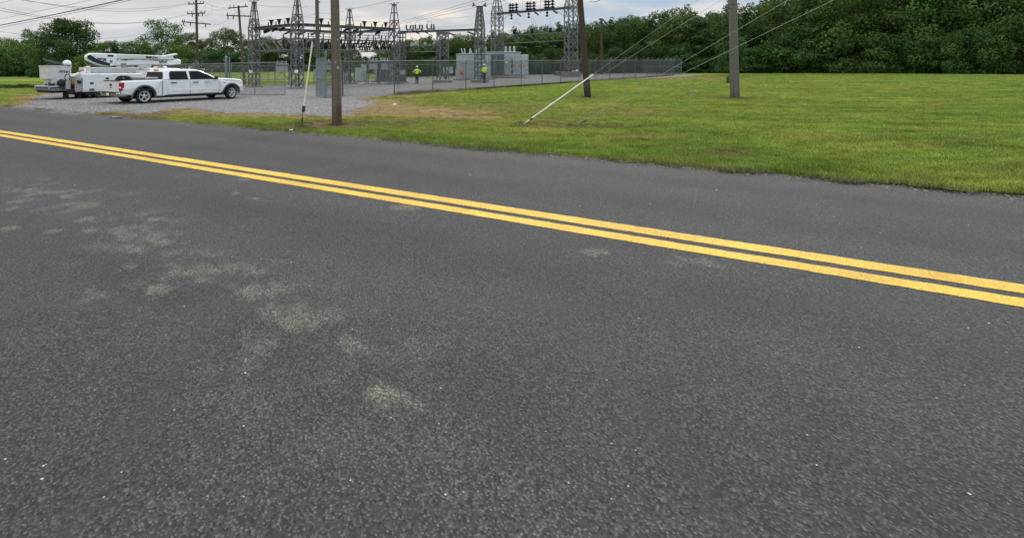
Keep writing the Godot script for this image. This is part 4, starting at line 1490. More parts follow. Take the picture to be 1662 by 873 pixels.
func cabinet(label: String, at: Vector3, turn: float, size: Vector3, legs: float, m: Material, doors := 1) -> Node3D:
	var t := thing("control_cabinet", label, "control cabinet", at, turn)
	var st := mb()
	cbox(st, Vector3(0, legs + size.y * 0.5, 0), size, 0.025)
	obj("housing", st, m, t)
	for k in doors:
		st = mb()
		var dw := size.x / doors
		cbox(st, Vector3(-size.x * 0.5 + dw * (k + 0.5), legs + size.y * 0.5, size.z * 0.5 + 0.012), Vector3(dw - 0.07, size.y - 0.1, 0.03), 0.01)
		var door := obj("door", st, m, t)
		st = mb()
		cbox(st, Vector3(-size.x * 0.5 + dw * (k + 0.85), legs + size.y * 0.5, size.z * 0.5 + 0.045), Vector3(0.03, 0.16, 0.035), 0.008)
		obj("handle", st, M.dark_grey, door)
	st = mb()
	cbox(st, Vector3(0, legs + size.y + 0.02, 0), Vector3(size.x + 0.08, 0.05, size.z + 0.1), 0.015)
	obj("roof", st, m, t)
	if legs > 0.05:
		for k in 2:
			st = mb()
			box(st, Vector3([-1, 1][k] * size.x * 0.35, legs * 0.5, 0), Vector3(0.1, legs, 0.1))
			obj("leg", st, M.steel, t)
	return t

func transformer(label: String, at: Vector3, turn: float, size: Vector3, m: Material, fins: Array) -> Node3D:
	var t := thing("transformer", label, "transformer", at, turn)
	var st := mb()
	cbox(st, Vector3(0, 0.08, 0), Vector3(size.x + 0.7, 0.22, size.z + 0.7), 0.04)
	obj("pad", st, M.concrete, t)
	st = mb()
	cbox(st, Vector3(0, 0.19 + size.y * 0.5, 0), size, 0.06)
	obj("tank", st, m, t)
	st = mb()
	cbox(st, Vector3(0, 0.19 + size.y + 0.06, 0), Vector3(size.x + 0.12, 0.12, size.z + 0.12), 0.03)
	obj("cover", st, m, t)
	for f in fins:     # radiator banks along the front: [x, width, plates, height, base]
		st = mb()
		for k in f[2]:
			cbox(st, Vector3(f[0] - f[1] * 0.5 + f[1] * (k + 0.5) / f[2], f[4] + f[3] * 0.5, size.z * 0.5 + 0.34), Vector3(f[1] / f[2] * 0.42, f[3], 0.5), 0.02)
		obj("radiator", st, M.radiator, t)
		st = mb()
		for y in [f[4] + 0.15, f[4] + f[3] - 0.15]:
			tube(st, Vector3(f[0] - f[1] * 0.5, y, size.z * 0.5 + 0.15), Vector3(f[0] + f[1] * 0.5, y, size.z * 0.5 + 0.15), 0.09, 0.09, 8)
		obj("header_pipe", st, m, t)
	return t

func make_equipment(E: Vector3) -> void:
	# group at the left: stand-mounted recloser and its cabinet
	recloser("pale recloser on an open steel stand between the two left towers", survey(457, 138.5), 0.2, 1.25, 0.85, 1.45)
	cabinet("small pale cabinet on a post right of the left recloser", survey(471, 138), 0.2, Vector3(0.42, 0.55, 0.35), 1.0, M.pale_paint)
	recloser("pale recloser half hidden by the open gate leaf", survey(533, 138), 0.2, 1.1, 0.8, 1.6)
	cabinet("tiny white meter cabinet on a post left of the open gate leaf", survey(511, 137), 0.1, Vector3(0.38, 0.7, 0.3), 0.95, M.pale_paint)
	for q in [[409, 143, "white marker sign on the left tower leg"], [482, 144.5, "white marker sign on the front tower leg"]]:
		var p := survey(q[0], q[1])
		var t := thing("marker_sign", q[2], "sign", p + Vector3(0, 1.55, 0.62))
		var st := mb()
		cbox(st, Vector3.ZERO, Vector3(0.32, 0.24, 0.012), 0.004)
		obj("sign_plate", st, M.litter, t)
	# centre: row of pale cabinets, two reclosers, regulators with radiators
	var c := survey(582, 133.5)
	cabinet("wide pale switch cabinet behind the far tower of the bay", c, 0.25, Vector3(0.85, 1.75, 0.8), 0.05, M.pale_paint, 1)
	cabinet("taller pale cabinet with a sloped side left of the middle recloser", survey(590.5, 133.0), 0.25, Vector3(0.6, 2.1, 0.7), 0.1, M.pale_paint)
	cabinet("low pale cabinet seen through the braces of the rear tower", survey(561, 135.5), 0.25, Vector3(0.6, 1.25, 0.6), 0.05, M.pale_paint)
	recloser("pale recloser on a white stand in the middle of the yard", survey(605, 136.5), 0.25, 0.95, 0.85, 1.6)
	recloser("right-hand recloser of the middle pair, beside the bay's right tower", survey(624, 136), 0.25, 1.0, 0.95, 1.55)
	transformer("dark grey voltage regulator bank behind the middle reclosers", survey(624, 132.8), 0.25, Vector3(2.4, 2.0, 1.0), M.grey_paint, [[-0.6, 0.9, 5, 1.5, 0.5], [0.6, 0.9, 5, 1.5, 0.5]])
	cabinet("small grey cabinet between the middle reclosers", survey(614, 135), 0.25, Vector3(0.5, 0.9, 0.4), 0.5, M.grey_paint)
	cabinet("narrow pale cabinet at the foot of the bay's right tower", survey(637, 134.5), 0.25, Vector3(0.45, 1.3, 0.4), 0.15, M.pale_paint)
	cabinet("dark grey cabinet low behind the bay's right tower", survey(646, 132.5), 0.25, Vector3(0.8, 0.9, 0.5), 0.05, M.dark_grey)
	cabinet("grey junction box on the low frame right of the bay", over(652.5, 53.6, 0.95), 0.3, Vector3(0.6, 0.45, 0.4), 0.0, M.pale_paint)
	var t := thing("conduit_bundle", "bent grey conduits standing at the foot of the low frame", "conduit", survey(654, 133.5))
	for k in 3:
		var st := mb()
		tube(st, Vector3(0.1 * k, 0, 0), Vector3(0.1 * k, 0.7, 0), 0.04, 0.04, 6)
		tube(st, Vector3(0.1 * k, 0.7, 0), Vector3(0.1 * k - 0.35, 1.0, 0), 0.04, 0.04, 6)
		obj("conduit", st, M.plastic_grey, t)
	# between the slim tower and the transformer
	cabinet("grey control cabinet on legs beside the slim tower", survey(730.5, 127.5), 0.3, Vector3(0.75, 0.95, 0.45), 0.75, M.pale_paint)
	cabinet("darker grey control cabinet tucked behind the slim tower", survey(722.5, 127.8), 0.3, Vector3(0.6, 1.0, 0.45), 0.7, M.grey_paint)
	cabinet("pale standing cabinet left of the transformer with orange gear", survey(742.5, 124.5), 0.3, Vector3(0.6, 1.45, 0.5), 0.0, M.pale_paint)
	# the big transformer group
	var T1 := survey(771, 130.2)
	t = transformer("tall blue-grey transformer behind the floodlight tower", T1 + Vector3(0.1, 0, -1.6), 0.12, Vector3(3.7, 3.05, 2.6), M.grey_paint, [])
	for k in 3:
		var st := mb()
		cbox(st, Vector3(-1.25 + 1.2 * k, 1.75, 1.31), Vector3(1.05, 2.6, 0.05), 0.02)
		obj("panel", st, M.grey_paint, t)
		st = mb()
		box(st, Vector3(-1.25 + 1.2 * k, 2.1 - 0.9 * (k % 2), 1.345), Vector3(1.0, 0.03, 0.02))
		obj("seam", st, M.dark_grey, t)
	for k in 6:
		bushing(t, Vector3(-1.5 + 0.42 * (k % 3) + (1.35 if k > 2 else 0.0), 3.3, 0.5 - 0.5 * (k % 2)), 0.75, 0.1, Basis(Vector3.BACK, 0.35 - 0.25 * (k % 3)))
	bushing(t, Vector3(1.55, 3.3, 0.2), 0.95, 0.2, Basis(), M.grey_paint)
	var T2 := spot(818, 124.0, 70.0)
	t = transformer("long pale grey power transformer with radiators at the yard's centre right", T2 + Vector3(-0.2, 0, -1.4), 0.06, Vector3(5.3, 3.2, 2.4), M.grey_paint, [[-2.1, 0.8, 5, 2.85, 0.4], [-1.2, 0.8, 5, 2.85, 0.4], [-0.3, 0.8, 5, 2.85, 0.4]])
	var st := mb()
	cbox(st, Vector3(3.2, 1.65, 0.1), Vector3(1.15, 2.95, 2.1), 0.05)
	obj("end_cabinet", st, M.pale_paint, t)
	for k in 3:
		bushing(t, Vector3(0.75 + 0.62 * k, 3.5, 0.3), 0.85, 0.19, Basis(), M.porcelain)
	st = mb()
	tube(st, Vector3(-2.9, 2.9, 1.3), Vector3(-0.2, 3.15, 1.3), 0.1, 0.1, 8)
	tube(st, Vector3(-2.9, 0.4, 1.3), Vector3(-2.9, 2.9, 1.3), 0.07, 0.07, 8)
	obj("oil_pipe", st, M.pale_paint, t)
	st = mb()
	cbox(st, Vector3(-2.55, 2.5, 1.35), Vector3(0.7, 0.6, 0.4), 0.04)
	obj("relay_box", st, M.dark_grey, t)
	for k in 3:
		st = mb()
		cbox(st, Vector3(1.35, 0.75 + 0.75 * k, 1.3), Vector3(0.22, 0.35, 0.2), 0.03)
		obj("valve_box", st, M.dark_grey, t)
	st = mb()
	bar(st, Vector3(1.35, 0.3, 1.25), Vector3(1.35, 2.6, 1.25), 0.05)
	obj("riser_pipe", st, M.dark_grey, t)
	for k in 3:
		st = mb()
		cbox(st, Vector3(0.2 + 0.75 * k, 1.9, 1.21), Vector3(0.06, 2.6, 0.1), 0.015)
		obj("stiffener", st, M.grey_paint, t)
	for k in 2:
		st = mb()
		cbox(st, Vector3(0.55 + 1.9 * k, 2.0 - 0.5 * k, 1.215), Vector3(0.3, 0.24, 0.02), 0.004)
		obj("name_plate", st, [M.litter, M.amber][k], t)
	# orange gear on the corner of the transformer
	t = thing("safety_barrel", "orange safety gear hanging at the left corner of the transformer", "safety gear", survey(750.5, 130.5) + Vector3(-0.15, 0.75, 0.05))
	st = mb()
	lathe(st, Vector3(0, 0, 0), [Vector2(0.0, 0), Vector2(0.14, 0.02), Vector2(0.2, 0.25), Vector2(0.17, 0.55), Vector2(0.05, 0.6), Vector2(0, 0.6)], 10)
	obj("bag", st, M.orange, t)
	st = mb()
	bar(st, Vector3(-0.35, 0.5, 0), Vector3(0.2, 0.55, 0), 0.09)
	obj("strap_bar", st, M.orange, t)
	# things at the foot of the right tower
	var r := RandomNumberGenerator.new()
	r.seed = 3
	for k in 5:
		var p := spot([902.0, 906.5, 909.5, 904.0, 908.0][k], [122.5, 122.8, 122.6, 118.6, 118.4][k], 68.5)
		var s2 := mb()
		cbox(s2, Vector3.ZERO, Vector3(0.34, 0.24, 0.3), 0.06, Basis(Vector3.UP, r.randf() * 3.0))
		var o := obj("concrete_block", s2, M.concrete if k % 2 else M.dark_grey)
		o.position = p + Vector3(0, 0.1, 0)
		tag(o, ["front left lump", "front middle lump", "front right lump", "upper left lump", "upper right lump"][k] + " of the rubble pile left of the right tower's block", "rubble", "rubble pile at the right tower")
	for k in 2:
		var s2 := mb()
		cbox(s2, Vector3(0, 0.14, 0), Vector3(0.38, 0.28, 0.3), 0.09)
		var o := obj("white_sack", s2, M.litter if k else M.pale_paint)
		o.position = spot([930.5, 936.5][k], [117.5, 116.5][k], 68.6)
		tag(o, ["greyish sack on the concrete block of the right tower", "bright white sack on the concrete block of the right tower"][k], "sack")

# ---------------------------------------------------------------- chain-link fences
func chain_link(st: SurfaceTool, a: Vector3, b: Vector3, h: float, pitch := 0.09, thick := 0.0045) -> void:
	# woven wires: straight runs at 45 degrees both ways, one set a little in front of the other
	var flat := Vector3(b.x - a.x, 0, b.z - a.z)
	var len := flat.length()
	var dir := flat / len
	var nrm := Vector3.UP.cross(dir)
	var pos := func(u: float, y: float) -> Vector3:
		return a.lerp(b, clampf(u / len, 0, 1)) + Vector3(0, y, 0)
	for way in [1.0, -1.0]:
		var u := -h
		while u < len + h:
			var u0 := u
			var u1 = u + h * way
			var lo := 0.0
			var hi := 1.0
			# clip to 0..len
			var du = u1 - u0
			var t0 = (0.0 - u0) / du
			var t1 = (len - u0) / du
			lo = maxf(lo, minf(t0, t1))
			hi = minf(hi, maxf(t0, t1))
			if hi - lo > 0.01:
				var p: Vector3 = pos.call(u0 + du * lo, h * lo) + nrm * 0.003 * way
				var q: Vector3 = pos.call(u0 + du * hi, h * hi) + nrm * 0.003 * way
				tube(st, p, q, thick, thick, 3, false)
			u += pitch
	
func fence_run(label: String, pts: Array, h: float, posts: Array, arms: float, pitch := 0.09, thick := 0.0045, mid := false) -> Node3D:
	# pts: world points on the land; posts: distances along the run
	var t := thing("chain_link_fence", label, "chain-link fence", pts[0])
	var o: Vector3 = pts[0]
	var lens := [0.0]
	for i in pts.size() - 1:
		lens.append(lens[i] + pts[i].distance_to(pts[i + 1]))
	var along := func(s: float) -> Vector3:
		for i in pts.size() - 1:
			if s <= lens[i + 1] or i == pts.size() - 2:
				return pts[i].lerp(pts[i + 1], (s - lens[i]) / (lens[i + 1] - lens[i])) - o
		return Vector3.ZERO
	var st := mb()
	for i in posts.size() - 1:
		chain_link(st, along.call(posts[i]), along.call(posts[i + 1]), h, pitch, thick)
	obj("chain_link_mesh", st, M.link, t)
	st = mb()
	for i in posts.size() - 1:
		tube(st, along.call(posts[i]) + Vector3(0, h, 0), along.call(posts[i + 1]) + Vector3(0, h, 0), 0.024, 0.024, 6, false)
	obj("top_rail", st, M.fence, t)
	if mid:
		st = mb()
		for i in posts.size() - 1:
			tube(st, along.call(posts[i]) + Vector3(0, h * 0.55, 0), along.call(posts[i + 1]) + Vector3(0, h * 0.55, 0), 0.02, 0.02, 6, false)
		obj("middle_rail", st, M.fence, t)
	for i in posts.size():
		st = mb()
		var p: Vector3 = along.call(posts[i])
		var r := 0.045 if i == 0 or i == posts.size() - 1 else 0.032
		tube(st, p + Vector3(0, -0.25, 0), p + Vector3(0, h + 0.03, 0), r, r, 7)
		var q := obj("post", st, M.post, t)
		if arms != 0.0:
			st = mb()
			bar(st, p + Vector3(0, h, 0), p + Vector3(arms, h + 0.3, 0.0), 0.03)
			obj("barb_arm", st, M.fence, q)
	if arms != 0.0:
		st = mb()
		for k in 3:
			var off := Vector3(arms * (0.3 + 0.33 * k), h + 0.3 * (0.3 + 0.33 * k), 0)
			for i in posts.size() - 1:
				tube(st, along.call(posts[i]) + off, along.call(posts[i + 1]) + off, 0.004, 0.004, 3, false)
		obj("barbed_wire", st, M.link, t)
	return t

func make_fences() -> void:
	var h := 2.15
	# front fence: posts where the sight lines of the photograph meet the line of the fence
	var a := Vector2(-1.68, 30.55)
	var corner := Vector2(43.7, 69.0)
	var pts := []
	var marks := [556.0, 640.0, 702.0, 756.0, 802.0, 846.0, 880.0, 910.0, 940.0, 966.0, 990.0, 1013.0, 1031.5, 1050.0, 1066.0, 1080.0, 1094.0, 1107.0]
	var kinks := [a, Vector2(1.5, 30.7), Vector2(4.3, 33.3), Vector2(13.1, 42.0), Vector2(23.1, 50.6), Vector2(30.0, 57.2), corner]
	for px in marks:
		var m = (px - 600.0) / FOCAL
		for i in kinks.size() - 1:
			var p: Vector2 = kinks[i]
			var q: Vector2 = kinks[i + 1]
			var den = (q.x - p.x) - m * (q.y - p.y)
			var u = (m * p.y - p.x) / den
			if u >= -0.002 and u <= 1.002:
				var r := p.lerp(q, u)
				pts.append(ground(r.x, r.y))
				break
	var posts := []
	var s := 0.0
	for i in pts.size():
		if i > 0: s += pts[i].distance_to(pts[i - 1])
		posts.append(s)
	fence_run("long front chain-link fence between the lawn and the gravel yard", pts, h, posts, 0.26)
	var thick := mb()
	var g := pts[0] as Vector3
	tube(thick, Vector3(0, -0.2, 0), Vector3(0, h + 0.12, 0), 0.075, 0.075, 10)
	var gp := thing("gate_post", "thick blue-grey gate post just right of the big wooden pole", "gate post", g + Vector3(-0.14, 0, 0.02))
	obj("post", thick, M.gate, gp)
	# right end and rear
	var rr := [ground(43.7, 69.0), ground(46.6, 84.0)]
	fence_run("right end of the chain-link fence running back to the woods", rr, h, [0.0, 3.8, 7.6, 11.4, 15.27], 0.2, 0.11, 0.005, true)
	var rear := [ground(46.6, 84.0), ground(12.0, 78.0), ground(-6.0, 62.5), ground(-32.0, 57.5)]
	posts = []
	s = 0.0
	var total := 0.0
	for i in rear.size() - 1: total += rear[i].distance_to(rear[i + 1])
	var count := 26
	for i in count + 1: posts.append(total * i / count)
	fence_run("long rear chain-link fence in front of the trees", rear, h, posts, 0.2, 0.12, 0.0055)
	# left of the gateway
	var gl := ground(-9.75, 33.6)
	var left := [gl, ground(-15.5, 38.5), ground(-27.0, 47.0)]
	total = left[0].distance_to(left[1]) + left[1].distance_to(left[2])
	posts = []
	for i in 7: posts.append(total * i / 6.0)
	fence_run("chain-link fence left of the gateway behind the parked vehicles", left, h, posts, -0.26)
	for k in 2:
		var t := thing("gate_post", ["taller left gate post above the pickup's bonnet", "shorter twin beside the left gate post"][k], "gate post", gl + Vector3(-0.05 + 0.22 * k, 0, 0.05))
		var st := mb()
		tube(st, Vector3(0, -0.2, 0), Vector3(0, 2.62 - 0.08 * k, 0), 0.095 - 0.04 * k, 0.095 - 0.04 * k, 10)
		obj("post", st, M.gate, t)
		st = mb()
		lathe(st, Vector3(0, 2.62 - 0.08 * k, 0), [Vector2(0.1 - 0.04 * k, 0), Vector2(0.07, 0.05), Vector2(0, 0.06)], 10)
		obj("cap", st, M.gate, t)
	gate_leaf("closed left gate leaf of the yard, ending beside the open gap", gl + Vector3(0.3, 0.08, 0.1), survey(462, 155.5) + Vector3(0, 0.1, 0), 2.1)
	var hinge := survey(528, 160.0)
	gate_leaf("gate leaf swung open edge-on beside the big wooden pole", hinge + Vector3(-0.05, 0.08, -0.08), survey(512.5, 156.0) + Vector3(0, 0.08, 0), 2.25, true)
	var t := thing("gate_post", "blue-grey hinge post of the open gate leaf left of the big pole", "gate post", hinge)
	var st := mb()
	tube(st, Vector3(0, -0.2, 0), Vector3(0, 2.68, 0), 0.06, 0.06, 10)
	obj("post", st, M.gate, t)
	st = mb()
	lathe(st, Vector3(0, 2.68, 0), [Vector2(0.065, 0), Vector2(0.05, 0.04), Vector2(0, 0.06)], 10)
	obj("cap", st, M.gate, t)
	var panel := [hinge, g + Vector3(-0.14, 0, 0.02)]
	fence_run("short fence panel between hinge post and thick gate post", panel, h, [0.0, panel[0].distance_to(panel[1])], 0.0, 0.09, 0.0045, true)

func gate_leaf(label: String, a: Vector3, b: Vector3, h: float, slats := false) -> void:
	var t := thing("gate_leaf", label, "gate", a)
	var v := b - a
	var r := 0.028
	for q in [[Vector3.ZERO, Vector3(0, h, 0), "stile"], [v, v + Vector3(0, h, 0), "stile"], [Vector3.ZERO, v, "bottom_rail"], [Vector3(0, h, 0), v + Vector3(0, h, 0), "top_rail"], [Vector3(0, h * 0.47, 0), v + Vector3(0, h * 0.47, 0), "middle_rail"], [v * 0.45, v * 0.45 + Vector3(0, h * 0.47, 0), "stile"]]:
		var st := mb()
		tube(st, q[0], q[1], r, r, 8)
		obj(q[2], st, M.gate, t)
	var st := mb()
	chain_link(st, Vector3.ZERO, v, h, 0.075 if slats else 0.09, 0.005 if slats else 0.0045)
	obj("chain_link_mesh", st, M.gate if slats else M.link, t)

# ---------------------------------------------------------------- vehicles
func arc(c: Vector2, r: float, a0: float, a1: float, n: int) -> Array:
	var out := []
	for i in n + 1:
		var a := deg_to_rad(lerpf(a0, a1, float(i) / n))
		out.append(c + Vector2(cos(a), sin(a)) * r)
	return out

func pts2(list: Array) -> PackedVector2Array:
	var out := PackedVector2Array()
	for p in list:
		out.append(p if p is Vector2 else Vector2(p[0], p[1]))
	return out

func wheel(t: Node3D, c: Vector3, r: float, w: float, side: float, alloy: bool, steer := 0.0) -> void:
	var o := Node3D.new()
	o.name = "wheel"
	t.add_child(o, true)
	o.position = c
	o.rotation.y = steer
	var ax := Basis(Vector3.RIGHT, PI / 2 * side)     # lathe axis along the axle, outwards
	var st := mb()
	var ri := r * 0.7
	lathe(st, Vector3.ZERO, [Vector2(ri * 0.9, -w * 0.5), Vector2(ri, -w * 0.5), Vector2(r * 0.93, -w * 0.48), Vector2(r * 0.985, -w * 0.4), Vector2(r, -w * 0.25), Vector2(r, w * 0.25), Vector2(r * 0.985, w * 0.4), Vector2(r * 0.93, w * 0.48), Vector2(ri * 1.02, w * 0.5), Vector2(ri, w * 0.42), Vector2(ri * 0.97, w * 0.2)], 28, ax)
	obj("tyre", st, M.rubber, o)
	st = mb()
	lathe(st, Vector3.ZERO, [Vector2(ri, w * 0.43), Vector2(ri * 0.9, w * 0.44), Vector2(ri * 0.86, w * 0.2), Vector2(ri * 0.8, -w * 0.1), Vector2(0.0, -w * 0.12)], 28, ax)
	if alloy:
		for k in 5:
			var a := TAU * k / 5 + 0.3
			for e in [-0.16, 0.16]:
				var p := Vector3(cos(a + e * 0.6) * r * 0.1, sin(a + e * 0.6) * r * 0.1, side * w * 0.3)
				var q := Vector3(cos(a + e) * ri * 0.9, sin(a + e) * ri * 0.9, side * w * 0.34)
				bar(st, p, q, r * 0.11, r * 0.06)
		lathe(st, Vector3.ZERO, [Vector2(r * 0.2, w * 0.2), Vector2(r * 0.19, w * 0.36), Vector2(r * 0.1, w * 0.4), Vector2(0, w * 0.4)], 14, ax)
	else:
		lathe(st, Vector3.ZERO, [Vector2(ri * 0.8, w * 0.1), Vector2(ri * 0.5, w * 0.3), Vector2(r * 0.2, w * 0.32), Vector2(0, w * 0.34)], 14, ax)
	obj("rim", st, M.alloy if alloy else M.dark_grey, o)
	st = mb()
	lathe(st, Vector3.ZERO, [Vector2(ri * 0.84, -w * 0.05), Vector2(ri * 0.8, w * 0.02), Vector2(0, w * 0.02)], 16, ax)
	obj("brake_disc", st, M.black, o)

func make_pickup() -> void:
	var hx := Vector3(0.66, 0, -0.75).normalized()
	var hz := hx.cross(Vector3.UP)
	var o := Vector3(-11.73, 0, -25.5) - hz * 1.12
	o.y = land(-11.73, 25.5) + 0.02
	var t := thing("pickup_truck", "white four-door pickup truck with dark windows, parked side-on on the gravel drive", "pickup truck", o, atan2(0.75, 0.66))
	t.rotation.z = 0.006
	t.scale = Vector3(1.034, 1.0, 1.035)
	var W := 1.2
	var L := 5.02
	var barrel := func(v: Vector3) -> Vector3:
		var k := 1.0 - 0.10 * pow((v.y - 0.78) / 0.5, 2.0)
		# nose narrows towards the front
		k *= 1.0 - 0.10 * smoothstep(L + 0.35, L + 0.95, v.x)
		return Vector3(v.x, v.y, v.z * k)
	var ends := [[-W, 0.06], [-W + 0.012, 0.025], [-W + 0.05, 0.0], [W - 0.05, 0.0], [W - 0.012, 0.025], [W, 0.06]]
	# cab and bonnet block
	var out := [[1.0, 0.34], [4.33, 0.34]]
	out += arc(Vector2(L, 0.36), 0.56, 170, 15, 12)
	out += [[5.62, 0.4], [5.8, 0.46], [5.86, 0.72], [5.84, 1.0], [5.74, 1.13], [5.3, 1.19], [4.15, 1.265], [4.0, 1.245], [1.0, 1.215]]
	var st := mb()
	puffy(st, pts2(out), ends, barrel)
	obj("body", st, M.white_paint, t)
	# load bed: two side walls, floor, front wall
	var side := [[-1.06, 0.5], [-0.58, 0.44]]
	side += arc(Vector2(0.02, 0.36), 0.58, 172, 8, 12)
	side += [[0.66, 0.34], [0.96, 0.34], [0.96, 1.215], [-1.08, 1.185], [-1.1, 0.8]]
	for s in [-1.0, 1.0]:
		st = mb()
		var ly := [[s * (W - 0.16), 0.0], [s * (W - 0.05), 0.0], [s * (W - 0.012), 0.02], [s * W, 0.055]]
		if s < 0: ly.reverse()
		puffy(st, pts2(side), ly, barrel)
		obj("bed_side", st, M.white_paint, t)
		# black wheel-arch lips
		for c in [[0.02, 0.58], [L, 0.56]]:
			st = mb()
			var ring := arc(Vector2(c[0], 0.36), c[1] + 0.035, -6, 186, 16)
			var inner := arc(Vector2(c[0], 0.36), c[1] - 0.05, 186, -6, 16)
			var lz := [[s * (W - 0.1), 0.0], [s * (W + 0.012), 0.0], [s * (W + 0.022), 0.012]]
			if s < 0: lz.reverse()
			puffy(st, pts2(ring + inner), lz, barrel)
			obj("wheel_arch_lip", st, M.plastic_grey, t)
	st = mb()
	box(st, Vector3(-0.05, 0.72, 0), Vector3(2.05, 0.06, 2 * W - 0.3))
	box(st, Vector3(0.93, 0.95, 0), Vector3(0.06, 0.5, 2 * W - 0.3))
	obj("bed_floor", st, M.plastic_grey, t)
	st = mb()
	cbox(st, Vector3(-1.09, 0.86, 0), Vector3(0.09, 0.62, 1.86), 0.025)
	var gate := obj("tailgate", st, M.white_paint, t)
	st = mb()
	cbox(st, Vector3(-1.145, 0.98, 0), Vector3(0.03, 0.11, 0.26), 0.015)
	obj("handle", st, M.black, gate)
	st = mb()
	cbox(st, Vector3(-1.14, 0.83, 0), Vector3(0.02, 0.06, 0.2), 0.01)
	obj("badge", st, M.dark_grey, gate)
	st = mb()
	cbox(st, Vector3(-1.09, 1.185, 0), Vector3(0.12, 0.05, 1.86), 0.02)
	obj("rail_cap", st, M.black, gate)
	for s in [-1.0, 1.0]:
		st = mb()
		cbox(st, Vector3(-1.05 if s > 0 else -0.98, 0.9, s * 1.075), Vector3(0.2, 0.42, 0.24), 0.035)
		var tl := obj("tail_light", st, M.red_lens, t)
		st = mb()
		cbox(st, Vector3(-1.1 if s > 0 else -1.03, 0.86, s * 1.09), Vector3(0.12, 0.1, 0.2), 0.02)
		obj("reverse_lens", st, M.lamp_glass, tl)
	st = mb()
	cbox(st, Vector3(-1.16, 0.5, 0), Vector3(0.22, 0.2, 2.0), 0.05)
	for s in [-1.0, 1.0]:
		cbox(st, Vector3(-1.0, 0.5, s * 1.09), Vector3(0.42, 0.21, 0.16), 0.05)
	var rb := obj("rear_bumper", st, M.chrome, t)
	st = mb()
	cbox(st, Vector3(-1.17, 0.61, 0), Vector3(0.24, 0.03, 1.9), 0.01)
	cbox(st, Vector3(-1.275, 0.5, 0.0), Vector3(0.015, 0.17, 0.5), 0.005)
	obj("step_pad", st, M.black, rb)
	st = mb()
	cbox(st, Vector3(-1.287, 0.5, 0.0), Vector3(0.012, 0.13, 0.3), 0.004)
	obj("number_plate", st, M.litter, rb)
	# cab upper: tapered towards the roof
	var tumble := func(v: Vector3) -> Vector3:
		return Vector3(v.x, v.y, v.z * lerpf(0.945, 0.78, clampf((v.y - 1.2) / 0.58, 0.0, 1.0)))
	var roof := [[1.03, 1.19], [1.10, 1.60], [1.17, 1.71], [1.4, 1.765], [2.2, 1.785], [2.9, 1.765], [3.15, 1.70], [4.2, 1.23]]
	st = mb()
	puffy(st, pts2(roof), [[-W, 0.05], [-W + 0.03, 0.012], [-W + 0.1, 0.0], [W - 0.1, 0.0], [W - 0.03, 0.012], [W, 0.05]], tumble)
	obj("cab_roof", st, M.white_paint, t)
	var panes := [[[1.36, 1.235], [2.35, 1.225], [2.30, 1.635], [1.48, 1.64], [1.38, 1.56]], [[2.52, 1.225], [3.94, 1.22], [3.62, 1.40], [3.1, 1.625], [2.92, 1.645], [2.50, 1.635]]]
	for s in [-1.0, 1.0]:
		for pn in panes:
			st = mb()
			var lz := [[s * (W - 0.06), -0.028], [s * (W + 0.004), -0.028], [s * (W + 0.006), -0.02]]
			if s < 0: lz.reverse()
			puffy(st, pts2(pn), lz, tumble)
			var seal := obj("window", st, M.black, t)
			st = mb()
			lz = [[s * (W - 0.05), 0.0], [s * (W + 0.009), 0.0]]
			if s < 0: lz.reverse()
			puffy(st, pts2(pn), lz, tumble)
			obj("pane", st, M.glass, seal)
		# doors: slabs a little proud of the body with dark joints behind
		for dr in [[1.24, 2.45], [2.485, 4.2]]:
			for layer in 2:
				st = mb()
				var g: float = 0.0 if layer else 0.012
				var pr: float = 0.012 if layer else 0.005
				var d0: float = dr[0] - g
				var d1: float = dr[1] + g
				var ol := [[d0, 0.42 - g], [d1, 0.42 - g], [d1 + 0.02, 0.8], [d1 - 0.03 if d1 > 4.0 else d1, 1.2], [d0, 1.2]]
				var lz := [[s * (W - 0.1), 0.0], [s * (W - 0.008 + pr), 0.0], [s * (W + pr), 0.012]]
				if s < 0: lz.reverse()
				puffy(st, pts2(ol), lz, barrel)
				obj("door" if layer else "door_joint", st, M.white_paint if layer else M.dark_grey, t)
			st = mb()
			cbox(st, Vector3(dr[0] + 0.3, 1.045, s * (W * 0.985 + 0.015)), Vector3(0.34, 0.05, 0.05), 0.015)
			obj("door_handle", st, M.black, t)
		st = mb()
		cbox(st, Vector3(2.9, 0.62, s * (W + 0.012)), Vector3(3.2, 0.03, 0.02), 0.006)
		obj("side_moulding", st, M.white_paint, t)
		st = mb()
		cbox(st, Vector3(2.7, 0.355, s * (W - 0.12)), Vector3(3.2, 0.09, 0.16), 0.03)
		obj("sill", st, M.black, t)
		st = mb()
		cbox(st, Vector3(3.9, 1.28, s * (W + 0.17)), Vector3(0.16, 0.2, 0.26), 0.05)
		cbox(st, Vector3(3.88, 1.21, s * (W + 0.0)), Vector3(0.08, 0.06, 0.2), 0.02)
		obj("mirror", st, M.black, t)
		st = mb()
		cbox(st, Vector3(4.55, 0.98, s * (W * 0.975)), Vector3(0.18, 0.045, 0.03), 0.01)
		obj("fender_badge", st, M.dark_grey, t)
		st = mb()
		cbox(st, Vector3(5.78, 0.93, s * 0.86), Vector3(0.16, 0.28, 0.3), 0.04)
		obj("headlight", st, M.lamp_glass, t)
	# door emblem: a curling stroke and a leaning stroke in worn olive grey
	st = mb()
	var ez := W * 0.985 + 0.018
	var prev := Vector2.ZERO
	for k in 12:
		var a := lerpf(-0.4, 4.2, k / 11.0)
		var p := Vector2(3.42 + 0.11 * cos(a) * (0.5 + k * 0.045), 1.0 + 0.075 * sin(a) + 0.035)
		if k > 0: bar(st, Vector3(prev.x, prev.y, ez), Vector3(p.x, p.y, ez), 0.028, 0.006)
		prev = p
